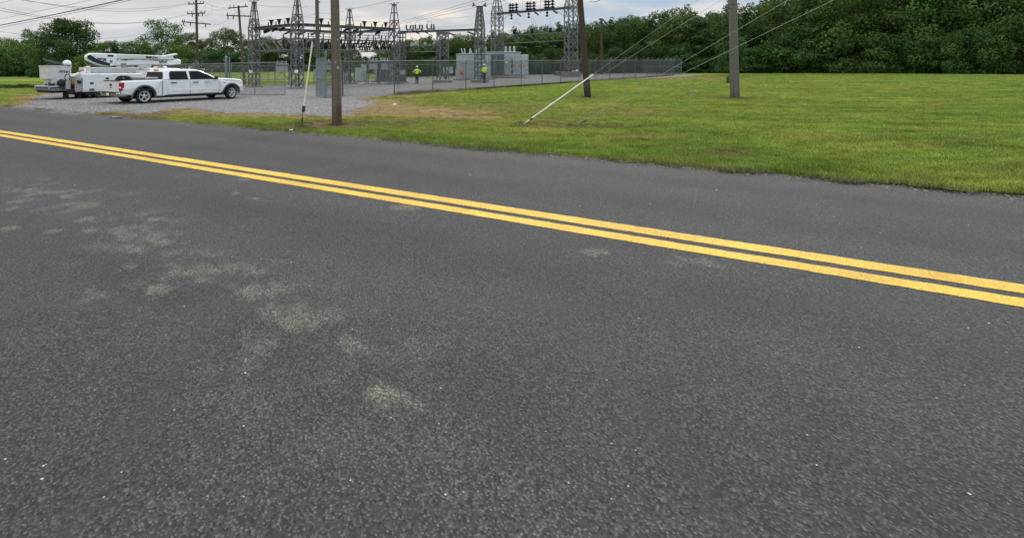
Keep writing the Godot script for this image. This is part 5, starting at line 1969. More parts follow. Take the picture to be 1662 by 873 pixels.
	for q in [[3.5, 1.06, 3.62, 1.0], [3.62, 1.0, 3.72, 0.93], [3.56, 1.1, 3.66, 1.08], [3.4, 0.96, 3.5, 0.9]]:
		bar(st, Vector3(q[0], q[1], ez), Vector3(q[2], q[3], ez), 0.026, 0.006)
	obj("door_emblem", st, mat(Color(0.08, 0.075, 0.055), 0.6), t)
	# windscreen and back glass lie on the slanting faces
	for q in [[[4.08, 1.292], [3.2, 1.70], 0.032, "windscreen"], [[1.025, 1.25], [1.095, 1.63], -0.03, "rear_window"]]:
		st = mb()
		var a := Vector2(q[0][0], q[0][1])
		var b := Vector2(q[1][0], q[1][1])
		var nrm := Vector2((b - a).y, -(b - a).x).normalized()
		if q[2] < 0: nrm = -nrm
		var za := W * lerpf(0.945, 0.78, clampf((a.y - 1.2) / 0.58, 0.0, 1.0)) - 0.13
		var zb := W * lerpf(0.945, 0.78, clampf((b.y - 1.2) / 0.58, 0.0, 1.0)) - 0.13
		var oa := a + nrm * 0.012
		var ob := b + nrm * 0.012
		quad(st, Vector3(oa.x, oa.y, za), Vector3(oa.x, oa.y, -za), Vector3(ob.x, ob.y, -zb), Vector3(ob.x, ob.y, zb))
		obj(q[3], st, M.glass, t)
	st = mb()
	cbox(st, Vector3(1.16, 1.735, 0), Vector3(0.08, 0.05, 0.5), 0.015)
	obj("brake_light", st, M.red_lens, t)
	st = mb()
	cbox(st, Vector3(5.83, 0.56, 0), Vector3(0.26, 0.34, 1.96), 0.07)
	for s in [-1.0, 1.0]:
		cbox(st, Vector3(5.68, 0.56, s * 0.98), Vector3(0.34, 0.32, 0.22), 0.06)
	obj("front_bumper", st, M.white_paint, t)
	st = mb()
	cbox(st, Vector3(5.86, 0.9, 0), Vector3(0.06, 0.3, 1.4), 0.02)
	for k in 3: cbox(st, Vector3(5.89, 0.82 + 0.08 * k, 0), Vector3(0.04, 0.03, 1.36), 0.01)
	obj("grille", st, M.dark_grey, t)
	st = mb()
	tube(st, Vector3(4.4, 1.2, 1.0), Vector3(4.3, 1.85, 1.0), 0.006, 0.004, 5)
	obj("antenna", st, M.black, t)
	st = mb()
	box(st, Vector3(2.3, 0.36, 0), Vector3(5.6, 0.24, 1.5))
	box(st, Vector3(0, 0.39, 0), Vector3(0.2, 0.2, 2.0))
	box(st, Vector3(L, 0.39, 0), Vector3(0.2, 0.2, 2.0))
	for x in [0.02, L]:
		box(st, Vector3(x, 0.62, 0), Vector3(0.9, 0.5, 1.6))
	obj("chassis", st, M.black, t)
	for s in [-1.0, 1.0]:
		wheel(t, Vector3(0.02, 0.385, s * 1.04), 0.39, 0.27, s, true)
		wheel(t, Vector3(L, 0.385, s * 1.04), 0.39, 0.27, s, true, 0.22)
	# load in the bed: separate things
	var place := func(v: Vector3) -> Vector3: return t.transform * v
	var tb := thing("tool_box", "silver tool box lying across the pickup bed behind the cab", "tool box", place.call(Vector3(0.45, 1.12, 0)), t.rotation.y)
	st = mb()
	cbox(st, Vector3(0, 0.0, 0), Vector3(0.6, 0.36, 2.12), 0.02)
	obj("box_body", st, M.aluminium, tb)
	st = mb()
	cbox(st, Vector3(0, 0.2, 0), Vector3(0.64, 0.06, 2.2), 0.02)
	obj("box_lid", st, M.aluminium, tb)
	var hc := thing("hose_coil", "black coiled hose heaped in the pickup bed by the tailgate", "hose", place.call(Vector3(-0.55, 1.0, 0.1)), t.rotation.y)
	for k in 4:
		st = mb()
		var n := 18
		for i in n:
			var a := TAU * i / n
			var b := TAU * (i + 1) / n
			var r := 0.5 - 0.05 * k
			var e := Vector3(cos(a) * r * 0.8, 0.05 + 0.1 * k + 0.05 * sin(a * 2 + k), sin(a) * r * 1.3)
			var f := Vector3(cos(b) * r * 0.8, 0.05 + 0.1 * k + 0.05 * sin(b * 2 + k), sin(b) * r * 1.3)
			tube(st, e, f, 0.055, 0.055, 7, false)
		obj("hose_turn", st, M.rubber, hc)

func make_bucket_truck() -> void:
	var hx := Vector3(0.58, 0, -0.81).normalized()
	var hz := hx.cross(Vector3.UP)
	var o := Vector3(-17.2, land(-17.2, 29.5) + 0.02, -29.5)
	var turn := atan2(0.81, 0.58)
	var t := thing("bucket_truck", "white utility bucket truck with folded boom parked behind the pickup", "bucket truck", o, turn)
	var st := mb()
	# measured points on the middle plane of the truck (z = -1.25)
	var mid := func(px: float, py: float, off := -1.25) -> Vector2:
		var m := (px - 600.0) / FOCAL
		var x0: float = o.x + hz.x * off
		var d0: float = -o.z - hz.z * off
		var u: float = (m * d0 - x0) / (hx.x + m * hx.z)
		var d: float = d0 - hx.z * u
		return Vector2(u, height_of(py, d) - o.y)
	var plate := func(called: String, list: Array, z0: float, z1: float, bev: float, m: Material) -> MeshInstance3D:
		var q := PackedVector2Array()
		for p in list: q.append(mid.call(p[0], p[1], (z0 + z1) * 0.5))
		var s2 := mb()
		puffy(s2, q, [[z0, bev], [z0 + bev, 0.0], [z1 - bev, 0.0], [z1, bev]])
		return obj(called, s2, m, t)
	# service body: right-hand and left-hand boxes
	for s in 2:
		st = mb()
		var z := -0.28 if s == 0 else -2.22
		cbox(st, Vector3(1.85, 0.95, z), Vector3(3.7, 1.1, 0.56), 0.03)
		var bx := obj("service_box", st, M.white_paint, t)
		for k in 4:
			st = mb()
			var zz := 0.006 if s == 0 else -2.506
			cbox(st, Vector3(0.38 + 0.93 * k + (0.07 if k else 0.0), 0.97 if k != 1 else 1.2, zz), Vector3(0.72 if k == 0 else 0.84, 0.98 if k != 1 else 0.5, 0.03), 0.012)
			var dr := obj("compartment_door", st, M.white_paint, t)
			st = mb()
			cbox(st, Vector3(0.5 + 0.93 * k, 0.92 if k != 1 else 1.2, zz + (0.02 if s == 0 else -0.02)), Vector3(0.22, 0.11, 0.02), 0.008)
			obj("latch", st, M.black, dr)
		st = mb()
		cbox(st, Vector3(0.5, 0.53, 0.024 if s == 0 else -2.524), Vector3(0.3, 0.13, 0.02), 0.006)
		obj("vent", st, M.dark_grey, bx)
	st = mb()
	box(st, Vector3(1.85, 0.62, -1.25), Vector3(3.7, 0.12, 1.4))
	obj("cargo_floor", st, M.plastic_grey, t)
	# rear deck with its step and gear, lamp panels at the corner
	st = mb()
	cbox(st, Vector3(-0.85, 0.53, -1.25), Vector3(1.6, 0.06, 2.3), 0.02)
	obj("rear_deck", st, M.dark_grey, t)
	st = mb()
	cbox(st, Vector3(-0.4, 0.46, -0.3), Vector3(0.8, 0.3, 0.4), 0.03)
	cbox(st, Vector3(-1.2, 0.44, -1.35), Vector3(0.8, 0.12, 1.9), 0.02)
	obj("rear_bumper", st, M.black, t)
	st = mb()
	cbox(st, Vector3(-1.4, 0.68, -1.35), Vector3(0.6, 0.24, 2.1), 0.03)
	obj("tool_tray", st, M.grey_paint, t)
	for k in 9:
		st = mb()
		tube(st, Vector3(-1.69, 0.68, -0.5 - 0.2 * k), Vector3(-1.72, 0.68, -0.5 - 0.2 * k), 0.065, 0.065, 8)
		obj("tray_hole", st, M.black, t)
	for k in 5:
		st = mb()
		tube(st, Vector3(-1.62 + 0.12 * k, 0.68, -0.305), Vector3(-1.62 + 0.12 * k, 0.68, -0.285), 0.05, 0.05, 8)
		obj("tray_hole", st, M.black, t)
	for s in [0.0, -2.32]:
		st = mb()
		cbox(st, Vector3(-0.22, 0.84, -0.1 + s), Vector3(0.4, 0.84, 0.14), 0.02)
		var lp := obj("lamp_panel", st, M.aluminium, t)
		st = mb()
		cbox(st, Vector3(-0.2, 1.0, -0.02 + s), Vector3(0.24, 0.2, 0.03), 0.01)
		obj("lamp_housing", st, M.black, lp)
		st = mb()
		cbox(st, Vector3(-0.43, 0.8, -0.1 + s), Vector3(0.03, 0.2, 0.1), 0.01)
		obj("tail_lamp", st, M.red_lens, lp)
	for z in [-0.42, -2.0]:
		st = mb()
		cbox(st, Vector3(-0.12, 0.22, z), Vector3(0.02, 0.46, 0.8), 0.006)
		obj("mud_flap", st, M.rubber, t)
	st = mb()
	box(st, Vector3(1.9, 0.3, -1.25), Vector3(3.4, 0.22, 2.2))
	obj("underside_shade", st, M.black, t)  # black box added to deepen the shade under the service boxes
	for k in 6:
		st = mb()
		if k % 2: tube(st, Vector3(-1.6 + 0.09 * k, 0.8, -0.5 - 0.3 * k), Vector3(-1.6 + 0.07 * k, 1.0 + 0.03 * k, -0.5 - 0.3 * k), 0.07, 0.05, 8)
		else: cbox(st, Vector3(-1.5 + 0.06 * k, 0.86, -0.45 - 0.3 * k), Vector3(0.26, 0.16, 0.22), 0.03, Basis(Vector3.UP, 0.4 * k))
		obj("stowed_tool", st, [M.black, M.dark_grey, M.grey_paint][k % 3], t)
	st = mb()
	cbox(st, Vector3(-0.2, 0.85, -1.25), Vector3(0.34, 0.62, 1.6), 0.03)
	obj("shadow_gap_box", st, M.black, t)  # black box added to stand for the shade between bucket and body
	for k in 4:
		st = mb()
		tube(st, Vector3(-0.38, 0.7 + 0.12 * k, -0.6 - 0.25 * k), Vector3(-0.05, 1.3, -0.5 - 0.2 * k), 0.03, 0.03, 6)
		obj("hydraulic_hose", st, M.rubber, t)
	# bucket: tapering box with a lip, lettering on its side
	var bw := -0.55
	st = mb()
	var side := PackedVector2Array([Vector2(-1.45, 0.92), Vector2(-0.42, 0.92), Vector2(-0.40, 1.93), Vector2(-1.72, 1.93), Vector2(-1.68, 1.2), Vector2(-1.45, 1.1)])
	puffy(st, side, [[bw - 1.15, 0.05], [bw - 1.1, 0.0], [bw - 0.05, 0.0], [bw, 0.05]])
	var bucket := obj("bucket", st, M.fiberglass, t)
	st = mb()
	var ix := Vector3(-1.06, 1.93, bw - 0.575)
	for q in [[Vector3(0, 0, 0.56), Vector3(1.36, 0.07, 0.07)], [Vector3(0, 0, -0.56), Vector3(1.36, 0.07, 0.07)], [Vector3(0.66, 0, 0), Vector3(0.07, 0.07, 1.06)], [Vector3(-0.66, 0, 0), Vector3(0.07, 0.07, 1.06)]]:
		cbox(st, ix + q[0], q[1], 0.02)
	obj("bucket_lip", st, M.fiberglass, bucket)
	st = mb()
	box(st, ix + Vector3(0, 0.004, 0), Vector3(1.22, 0.02, 1.0))
	obj("liner", st, M.black, bucket)
	lettering(bucket, Vector3(-0.78, 1.63, bw + 0.012), 0.21)
	for k in 2:
		st = mb()
		cbox(st, Vector3(-1.62 + 0.62 * k, 1.64 - 0.03 * k, bw + 0.005 if k else bw - 0.3), Vector3(0.14, 0.1, 0.014), 0.004)
		obj("decal", st, M.guard if k else M.pale_paint, bucket)
	# gear on the bucket
	var g := thing("bucket_gear", "dark rods and a white round drum lying across the bucket rim", "tool gear", t.transform * Vector3(-1.0, 1.98, -0.9), turn)
	st = mb()
	bar(st, Vector3(-0.8, 0.38, 0.0), Vector3(0.55, 0.05, 0.1), 0.09)
	bar(st, Vector3(-0.72, 0.28, 0.1), Vector3(0.3, 0.02, 0.25), 0.06)
	obj("rod", st, M.dark_grey, g)
	st = mb()
	cbox(st, Vector3(0.15, 0.03, 0.1), Vector3(1.0, 0.06, 0.3), 0.02)
	obj("tray", st, M.black, g)
	for k in 1:
		st = mb()
		lathe(st, Vector3(0.42 - 0.3 * k, 0.05, 0.15 - 0.2 * k), [Vector2(0.24, 0), Vector2(0.245, 0.08), Vector2(0.2, 0.2), Vector2(0.1, 0.27), Vector2(0, 0.29)], 14)
		obj("dome", st, M.white_paint, g)
	# hose reel at the deck
	var hr := thing("hose_reel", "black hose reel with a looped hose standing on the rear deck", "hose reel", t.transform * Vector3(-1.1, 0.65, -0.3), turn)
	st = mb()
	lathe(st, Vector3(0.0, 0.32, 0.1), [Vector2(0.0, -0.07), Vector2(0.21, -0.07), Vector2(0.22, -0.05), Vector2(0.12, -0.04), Vector2(0.12, 0.04), Vector2(0.22, 0.05), Vector2(0.21, 0.07), Vector2(0, 0.07)], 18, Basis(Vector3.RIGHT, PI / 2))
	obj("reel", st, M.black, hr)
	st = mb()
	for i in 14:
		var a := PI * 1.6 * i / 14 - 0.8
		var b := PI * 1.6 * (i + 1) / 14 - 0.8
		tube(st, Vector3(0.28 + 0.14 * cos(a), 0.62 + 0.2 * sin(a), 0.2), Vector3(0.28 + 0.14 * cos(b), 0.62 + 0.2 * sin(b), 0.2), 0.025, 0.025, 6, false)
	obj("hose_loop", st, M.black, hr)
	st = mb()
	box(st, Vector3(0.32, 0.25, 0.15), Vector3(0.26, 0.6, 0.1))
	obj("stand", st, M.aluminium, hr)
	# boom: elbow, upper boom, lower boom, tip
	plate.call("boom_elbow", [[138, 92], [140.5, 88.5], [146, 86], [186, 87.5], [186, 95.5], [183, 103.5], [178, 107.5], [166, 107.5], [149, 102], [139, 97.5]], -1.5, -0.95, 0.05, M.white_paint)
	plate.call("elbow_cover", [[140.5, 90], [145.5, 88.5], [157, 96.5], [178, 103], [177, 107], [164, 105], [150, 100], [141, 95]], -0.975, -0.925, 0.015, M.black)
	plate.call("upper_boom", [[176, 87.2], [264, 90.3], [284, 86.6], [285, 88.5], [277, 91], [280, 96], [264, 97], [184, 95.5]], -1.45, -1.0, 0.05, M.fiberglass)
	plate.call("lower_boom", [[178, 98], [206, 98.5], [222, 96.5], [262, 99.5], [288, 97], [291, 99.5], [289, 104], [276, 105.2], [240, 104.8], [180, 106.8]], -1.4, -1.05, 0.04, M.white_paint)
	plate.call("boom_tip", [[284, 95.5], [290, 98], [290.5, 103], [286, 104.5], [282, 100]], -1.48, -0.98, 0.05, M.white_paint)
	for q in [[173, 183, 88.6, 92.4], [236, 244, 91.2, 94.2]]:
		plate.call("boom_port", [[q[0], q[2]], [q[1], q[2] + 0.3], [q[1], q[3]], [q[0], q[3] - 0.3]], -0.99, -0.945, 0.01, M.black)
	for q in [[156, 165, 94, 97], [166, 171, 94.5, 99], [196, 204, 103, 105], [177, 181, 98, 101], [258, 270, 99.3, 101.8]]:
		plate.call("boom_fitting", [[q[0], q[2]], [q[1], q[2]], [q[1], q[3]], [q[0], q[3]]], -1.0, -0.91, 0.01, M.dark_grey)
	for q in [[189, 193, 95, 109], [236, 240, 96.5, 113], [224, 243, 104, 108.5]]:
		plate.call("boom_support", [[q[0], q[2]], [q[1], q[2]], [q[1], q[3]], [q[0], q[3]]], -1.4, -1.1, 0.02, M.white_paint)
	plate.call("rest_cradle", [[196, 99.5], [206, 99.5], [206, 110], [196, 110]], -1.35, -1.15, 0.02, M.aluminium)
	var p: Vector2 = mid.call(250, 93.2, -0.95)
	lettering(t, Vector3(p.x, p.y, -0.985), 0.2)
	plate.call("bucket_arm", [[114, 123.5], [131, 114.5], [139, 109.5], [143, 112], [142, 117], [117, 125.5]], -0.62, -0.4, 0.03, M.white_paint)
	plate.call("warning_stripe", [[126, 116], [135, 112], [135.5, 113.5], [126.5, 117.5]], -0.405, -0.385, 0.004, M.red_lens)
	plate.call("arm_joint", [[137, 108], [143.5, 107], [144, 119], [138, 120]], -0.7, -0.35, 0.03, M.guard)
	plate.call("yellow_wedge", [[116, 129], [121, 126], [121, 136], [116, 137]], -0.5, -0.35, 0.01, mat(Color(0.5, 0.35, 0.05), 0.6))
	st = mb()
	tube(st, Vector3(4.3, 0.7, -1.25), Vector3(4.3, 1.7, -1.25), 0.36, 0.3, 16)
	obj("turret", st, M.white_paint, t)
	# cab and bonnet, mostly hidden by the pickup
	st = mb()
	var cab := PackedVector2Array([Vector2(5.1, 0.5), Vector2(8.6, 0.5), Vector2(8.7, 1.15), Vector2(8.45, 1.3), Vector2(7.35, 1.38), Vector2(6.95, 1.72), Vector2(6.5, 1.86), Vector2(5.5, 1.88), Vector2(5.2, 1.78)])
	puffy(st, cab, [[-2.35, 0.08], [-2.27, 0.0], [-0.23, 0.0], [-0.15, 0.08]])
	obj("cab", st, M.white_paint, t)
	for z in [-0.14, -2.36]:
		st = mb()
		puffy(st, PackedVector2Array([Vector2(5.5, 1.3), Vector2(7.0, 1.3), Vector2(6.6, 1.72), Vector2(5.55, 1.74)]), [[z - 0.012, 0.0], [z + 0.012, 0.0]])
		obj("side_window", st, M.glass, t)
	st = mb()
	for k in 2:
		cbox(st, Vector3(5.75, 1.93, -0.7 - 1.1 * k), Vector3(0.22, 0.16, 0.3), 0.05)
	obj("roof_beacon", st, M.lamp_glass, t)
	st = mb()
	cbox(st, Vector3(5.7, 1.92, -1.25), Vector3(0.16, 0.13, 0.3), 0.04)
	obj("amber_beacon", st, M.amber, t)
	st = mb()
	box(st, Vector3(4.0, 0.5, -1.25), Vector3(8.6, 0.25, 1.0))
	obj("chassis", st, M.black, t)
	for z in [-0.22, -0.5, -2.0, -2.28]:
		wheel(t, Vector3(1.0, 0.44, z), 0.44, 0.25, 1.0 if z > -1 else -1.0, false)
	for z in [-0.35, -2.15]:
		wheel(t, Vector3(7.5, 0.44, z), 0.44, 0.28, 1.0 if z > -1 else -1.0, false)
	# plain grey box trailer showing over the service body
	var off := -3.4
	var a: Vector2 = mid.call(140, 109.2, off)
	var b: Vector2 = mid.call(266, 109.2, off)
	var tr := thing("box_trailer", "long plain grey box body parked behind the bucket truck's service boxes", "trailer", t.transform * Vector3(a.x, 0, off), turn)
	st = mb()
	cbox(st, Vector3((b.x - a.x) * 0.5, 1.2, -0.6), Vector3(b.x - a.x, a.y * 2 - 2.4, 1.2), 0.03)
	obj("box_body", st, M.box_grey, tr)
	for k in 4:
		st = mb()
		cbox(st, Vector3((b.x - a.x) * (0.02 + 0.32 * k), 1.2, 0.012), Vector3(0.06, a.y * 2 - 2.44, 0.03), 0.01)
		obj("upright", st, M.dark_grey if k == 2 else M.box_grey, tr)
	for x in [0.35, 0.5]:
		wheel(tr, Vector3((b.x - a.x) * x, 0.36, 0.05), 0.36, 0.22, 1.0, false)
		wheel(tr, Vector3((b.x - a.x) * x, 0.36, -1.25), 0.36, 0.22, -1.0, false)

func lettering(parent: Node3D, at: Vector3, size: float) -> void:
	var tm := TextMesh.new()
	var f := SystemFont.new()
	f.font_names = PackedStringArray(["Droid Sans"])
	f.font_weight = 700
	f.font_italic = true
	tm.text = "Altec"
	tm.font = f
	tm.font_size = 64
	tm.pixel_size = size / 64.0
	tm.depth = 0.008
	var o := MeshInstance3D.new()
	o.name = "lettering"
	o.mesh = tm
	o.material_override = M.black
	o.position = at
	o.transform.basis = Basis(Vector3(1.25, 0, 0), Vector3(0.18, 1, 0), Vector3(0, 0, 1))
	parent.add_child(o, true)

# ---------------------------------------------------------------- people: one field per figure, meshed as surface nets
func cone_distance(p: Vector3, b: Array) -> float:
	var a: Vector3 = b[0]
	var ab: Vector3 = b[1] - a
	var t := clampf((p - a).dot(ab) / maxf(ab.length_squared(), 1e-9), 0.0, 1.0)
	return p.distance_to(a + ab * t) - lerpf(b[2], b[3], t)

func nets(st: SurfaceTool, bones: Array, cell: float, blend: float, colours: Array) -> void:
	var lo := Vector3.ONE * 1e9
	var hi := -lo
	for b in bones:
		var r: float = maxf(b[2], b[3]) + cell * 2.0
		lo = lo.min((b[0] as Vector3) - Vector3.ONE * r).min((b[1] as Vector3) - Vector3.ONE * r)
		hi = hi.max((b[0] as Vector3) + Vector3.ONE * r).max((b[1] as Vector3) + Vector3.ONE * r)
	var n := Vector3i(((hi - lo) / cell).ceil()) + Vector3i.ONE
	var sx := n.y * n.z
	var f := PackedFloat32Array()
	f.resize(n.x * n.y * n.z)
	f.fill(1e3)
	var near := PackedByteArray()
	near.resize(f.size())
	var best := PackedFloat32Array()
	best.resize(f.size())
	best.fill(1e9)
	for k in bones.size():
		var b: Array = bones[k]
		var r: float = maxf(b[2], b[3]) + cell * 2.0 + blend
		var l := Vector3i((((b[0] as Vector3).min(b[1]) - Vector3.ONE * r - lo) / cell).floor()).clamp(Vector3i.ZERO, n - Vector3i.ONE)
		var h := Vector3i((((b[0] as Vector3).max(b[1]) + Vector3.ONE * r - lo) / cell).ceil()).clamp(Vector3i.ZERO, n - Vector3i.ONE)
		for x in range(l.x, h.x + 1):
			for y in range(l.y, h.y + 1):
				for z in range(l.z, h.z + 1):
					var d := cone_distance(lo + Vector3(x, y, z) * cell, b)
					var i := x * sx + y * n.z + z
					if d < best[i]:
						best[i] = d
						near[i] = b[4]
					var c := f[i]
					var w := maxf(blend - absf(c - d), 0.0) / blend
					f[i] = minf(c, d) - w * w * blend * 0.25
	var id := {}
	var pos := []
	var col := []
	var nx := Vector3i(sx, n.z, 1)
	for x in n.x - 1:
		for y in n.y - 1:
			for z in n.z - 1:
				var i := x * sx + y * n.z + z
				var m := 0
				var c := 0
				for k in 8:
					var j := i + (sx if k & 1 else 0) + (n.z if k & 2 else 0) + (1 if k & 4 else 0)
					if f[j] < 0.0: c += 1
				if c == 0 or c == 8: continue
				var acc := Vector3.ZERO
				for e in [[0, 1], [2, 3], [4, 5], [6, 7], [0, 2], [1, 3], [4, 6], [5, 7], [0, 4], [1, 5], [2, 6], [3, 7]]:
					var k0: int = e[0]
					var k1: int = e[1]
					var f0 := f[i + (sx if k0 & 1 else 0) + (n.z if k0 & 2 else 0) + (1 if k0 & 4 else 0)]
					var f1 := f[i + (sx if k1 & 1 else 0) + (n.z if k1 & 2 else 0) + (1 if k1 & 4 else 0)]
					if (f0 < 0.0) != (f1 < 0.0):
						var t := f0 / (f0 - f1)
						acc += Vector3(k0 & 1, (k0 >> 1) & 1, (k0 >> 2) & 1).lerp(Vector3(k1 & 1, (k1 >> 1) & 1, (k1 >> 2) & 1), t)
						m += 1
				id[i] = pos.size()
				pos.append(lo + (Vector3(x, y, z) + acc / m) * cell)
				col.append(colours[near[i]])
	st.set_smooth_group(0)
	for x in range(1, n.x - 1):
		for y in range(1, n.y - 1):
			for z in range(1, n.z - 1):
				var i := x * sx + y * n.z + z
				for ax in 3:
					var j: int = i + nx[ax]
					if (f[i] < 0.0) == (f[j] < 0.0): continue
					var u: int = nx[(ax + 1) % 3]
					var v: int = nx[(ax + 2) % 3]
					var q := [i - u - v, i - v, i, i - u]
					if not (id.has(q[0]) and id.has(q[1]) and id.has(q[2]) and id.has(q[3])): continue
					if f[i] > 0.0: q.reverse()
					for k in [0, 2, 1, 0, 3, 2]:
						st.set_color(col[id[q[k]]])
						st.add_vertex(pos[id[q[k]]])
	st.set_smooth_group(-1)

func person(label: String, at: Vector3, turn: float, tall: float, arms: Array, legs: Array, shirt: Color, trousers: Color, hair: Color) -> void:
	# local z points forwards (the way the person faces); y up; arms and legs hold joints for the left (-x) and right (+x)
	var t := thing("person", label, "person", at, turn)
	var k := tall / 1.75
	var skin := Color(0.42, 0.26, 0.19)
	var cols := [trousers, shirt, skin, Color(0.05, 0.035, 0.025), hair, Color(0.02, 0.02, 0.02)]
	var B := []
	B.append([Vector3(-0.075, 0.97, 0), Vector3(0.075, 0.97, 0), 0.125, 0.125, 0])
	B.append([Vector3(-0.06, 1.05, 0), Vector3(0.06, 1.05, 0), 0.125, 0.125, 1])
	B.append([Vector3(0, 1.08, 0), Vector3(0, 1.32, 0.0), 0.155, 0.17, 1])
	B.append([Vector3(-0.12, 1.36, -0.01), Vector3(0.13, 1.36, -0.01), 0.11, 0.11, 1])
	B.append([Vector3(0, 1.42, 0), Vector3(0, 1.54, 0.02), 0.058, 0.052, 2])
	for s in 2:
		var sg: float = [-1.0, 1.0][s]
		var A: Array = arms[s]
		var sh := Vector3(sg * 0.195, 1.385, -0.01)
		B.append([sh, sh.lerp(A[0], 0.75), 0.066, 0.056, 1])
		B.append([sh.lerp(A[0], 0.7), A[0], 0.05, 0.045, 2])
		B.append([A[0], A[1], 0.046, 0.03, 2])
		var G: Array = legs[s]
		var hp := Vector3(sg * 0.09, 0.93, 0)
		B.append([hp, G[0], 0.098, 0.066, 0])
		B.append([G[0], G[1], 0.068, 0.052, 0])
		B.append([G[1] + Vector3(0, -0.02, 0), G[1] + Vector3(0, -0.045, 0.0), 0.052, 0.05, 3])
		B.append([G[1] + Vector3(0, -0.05, -0.03), G[1] + Vector3(sg * 0.02, -0.06, 0.17), 0.046, 0.04, 3])
	var st := mb()
	nets(st, B, 0.021, 0.045, cols)
	# head on its own finer grid
	var hd := Vector3(0, 1.635, 0.025)
	var H := [[hd + Vector3(0, 0.03, -0.02), hd + Vector3(0, -0.02, 0.015), 0.093, 0.075, 2], [hd + Vector3(0, -0.07, 0.045), hd + Vector3(0, -0.09, 0.055), 0.045, 0.038, 2],
		[hd + Vector3(0, 0.0, 0.095), hd + Vector3(0, -0.035, 0.115), 0.012, 0.017, 2], [hd + Vector3(-0.085, -0.01, 0), hd + Vector3(-0.09, -0.04, 0), 0.018, 0.014, 2], [hd + Vector3(0.085, -0.01, 0), hd + Vector3(0.09, -0.04, 0), 0.018, 0.014, 2],
		[hd + Vector3(0, 0.045, -0.035), hd + Vector3(0, -0.03, -0.05), 0.092, 0.07, 4], [hd + Vector3(-0.033, 0.0, 0.083), hd + Vector3(-0.03, 0.0, 0.083), 0.011, 0.011, 5], [hd + Vector3(0.033, 0.0, 0.083), hd + Vector3(0.03, 0.0, 0.083), 0.011, 0.011, 5],
		[hd + Vector3(-0.02, -0.068, 0.09), hd + Vector3(0.02, -0.068, 0.09), 0.009, 0.009, 3], [Vector3(0, 1.5, 0.015), Vector3(0, 1.58, 0.02), 0.052, 0.052, 2]]
	nets(st, H, 0.009, 0.012, cols)
	for s in 2:
		var A: Array = arms[s]
		var f: Vector3 = (A[1] - A[0]).normalized()
		var nrm: Vector3 = A[2].normalized()           # back of the hand
		var side := f.cross(nrm).normalized() * (-1.0 if s == 0 else 1.0)   # towards the thumb
		var w: Vector3 = A[1]
		var F := [[w, w + f * 0.03, 0.03, 0.03, 2], [w + f * 0.04 + side * 0.018, w + f * 0.085 + side * 0.02, 0.024, 0.022, 2], [w + f * 0.04 - side * 0.018, w + f * 0.08 - side * 0.022, 0.024, 0.021, 2]]
		for i in 4:
			var base := w + f * (0.09 - 0.004 * absf(i - 1.3)) + side * (0.031 - 0.0205 * i)
			var ln: float = [0.068, 0.076, 0.07, 0.055][i]
			var j1 := base + (f * 0.85 - nrm * 0.5) * ln * 0.5
			var j2 := j1 + (f * 0.35 - nrm * 0.95) * ln * 0.36
			var j3 := j2 + (-f * 0.3 - nrm * 0.9) * ln * 0.26
			F.append([base, j1, 0.0095, 0.0088, 2])
			F.append([j1, j2, 0.0088, 0.008, 2])
			F.append([j2, j3, 0.008, 0.007, 2])
		var th := w + f * 0.03 + side * 0.03
		var t1 := th + (f * 0.6 + side * 0.7 - nrm * 0.3).normalized() * 0.045
		F.append([th, t1, 0.013, 0.011, 2])
		F.append([t1, t1 + (f * 0.8 - nrm * 0.5).normalized() * 0.032, 0.011, 0.009, 2])
		nets(st, F, 0.006, 0.006, cols)
	var body := obj("body", st, M.body, t)
	body.scale = Vector3.ONE * k
	# hard hat
	st = mb()
	var c := hd + Vector3(0, 0.045, -0.01)
	lathe(st, c, [Vector2(0.118, -0.005), Vector2(0.12, 0.01), Vector2(0.116, 0.05), Vector2(0.098, 0.09), Vector2(0.06, 0.118), Vector2(0.0, 0.126)], 18)
	lathe(st, c, [Vector2(0.1, -0.006), Vector2(0.142, -0.012), Vector2(0.144, -0.004), Vector2(0.118, 0.006)], 18)
	cbox(st, c + Vector3(0, 0.004, 0.135), Vector3(0.15, 0.012, 0.06), 0.005)
	bar(st, c + Vector3(0, 0.118, -0.07), c + Vector3(0, 0.118, 0.07), 0.02, 0.02)
	var hat := obj("hard_hat", st, M.hat, t)
	hat.scale = Vector3.ONE * k
	# belt
	st = mb()
	lathe(st, Vector3(0, 0.985, 0), [Vector2(0.128, -0.02), Vector2(0.136, -0.018), Vector2(0.136, 0.018), Vector2(0.128, 0.02)], 16, Basis.from_scale(Vector3(1.5, 1, 1.02)))
	var belt := obj("belt", st, M.black, t)
	belt.scale = Vector3.ONE * k

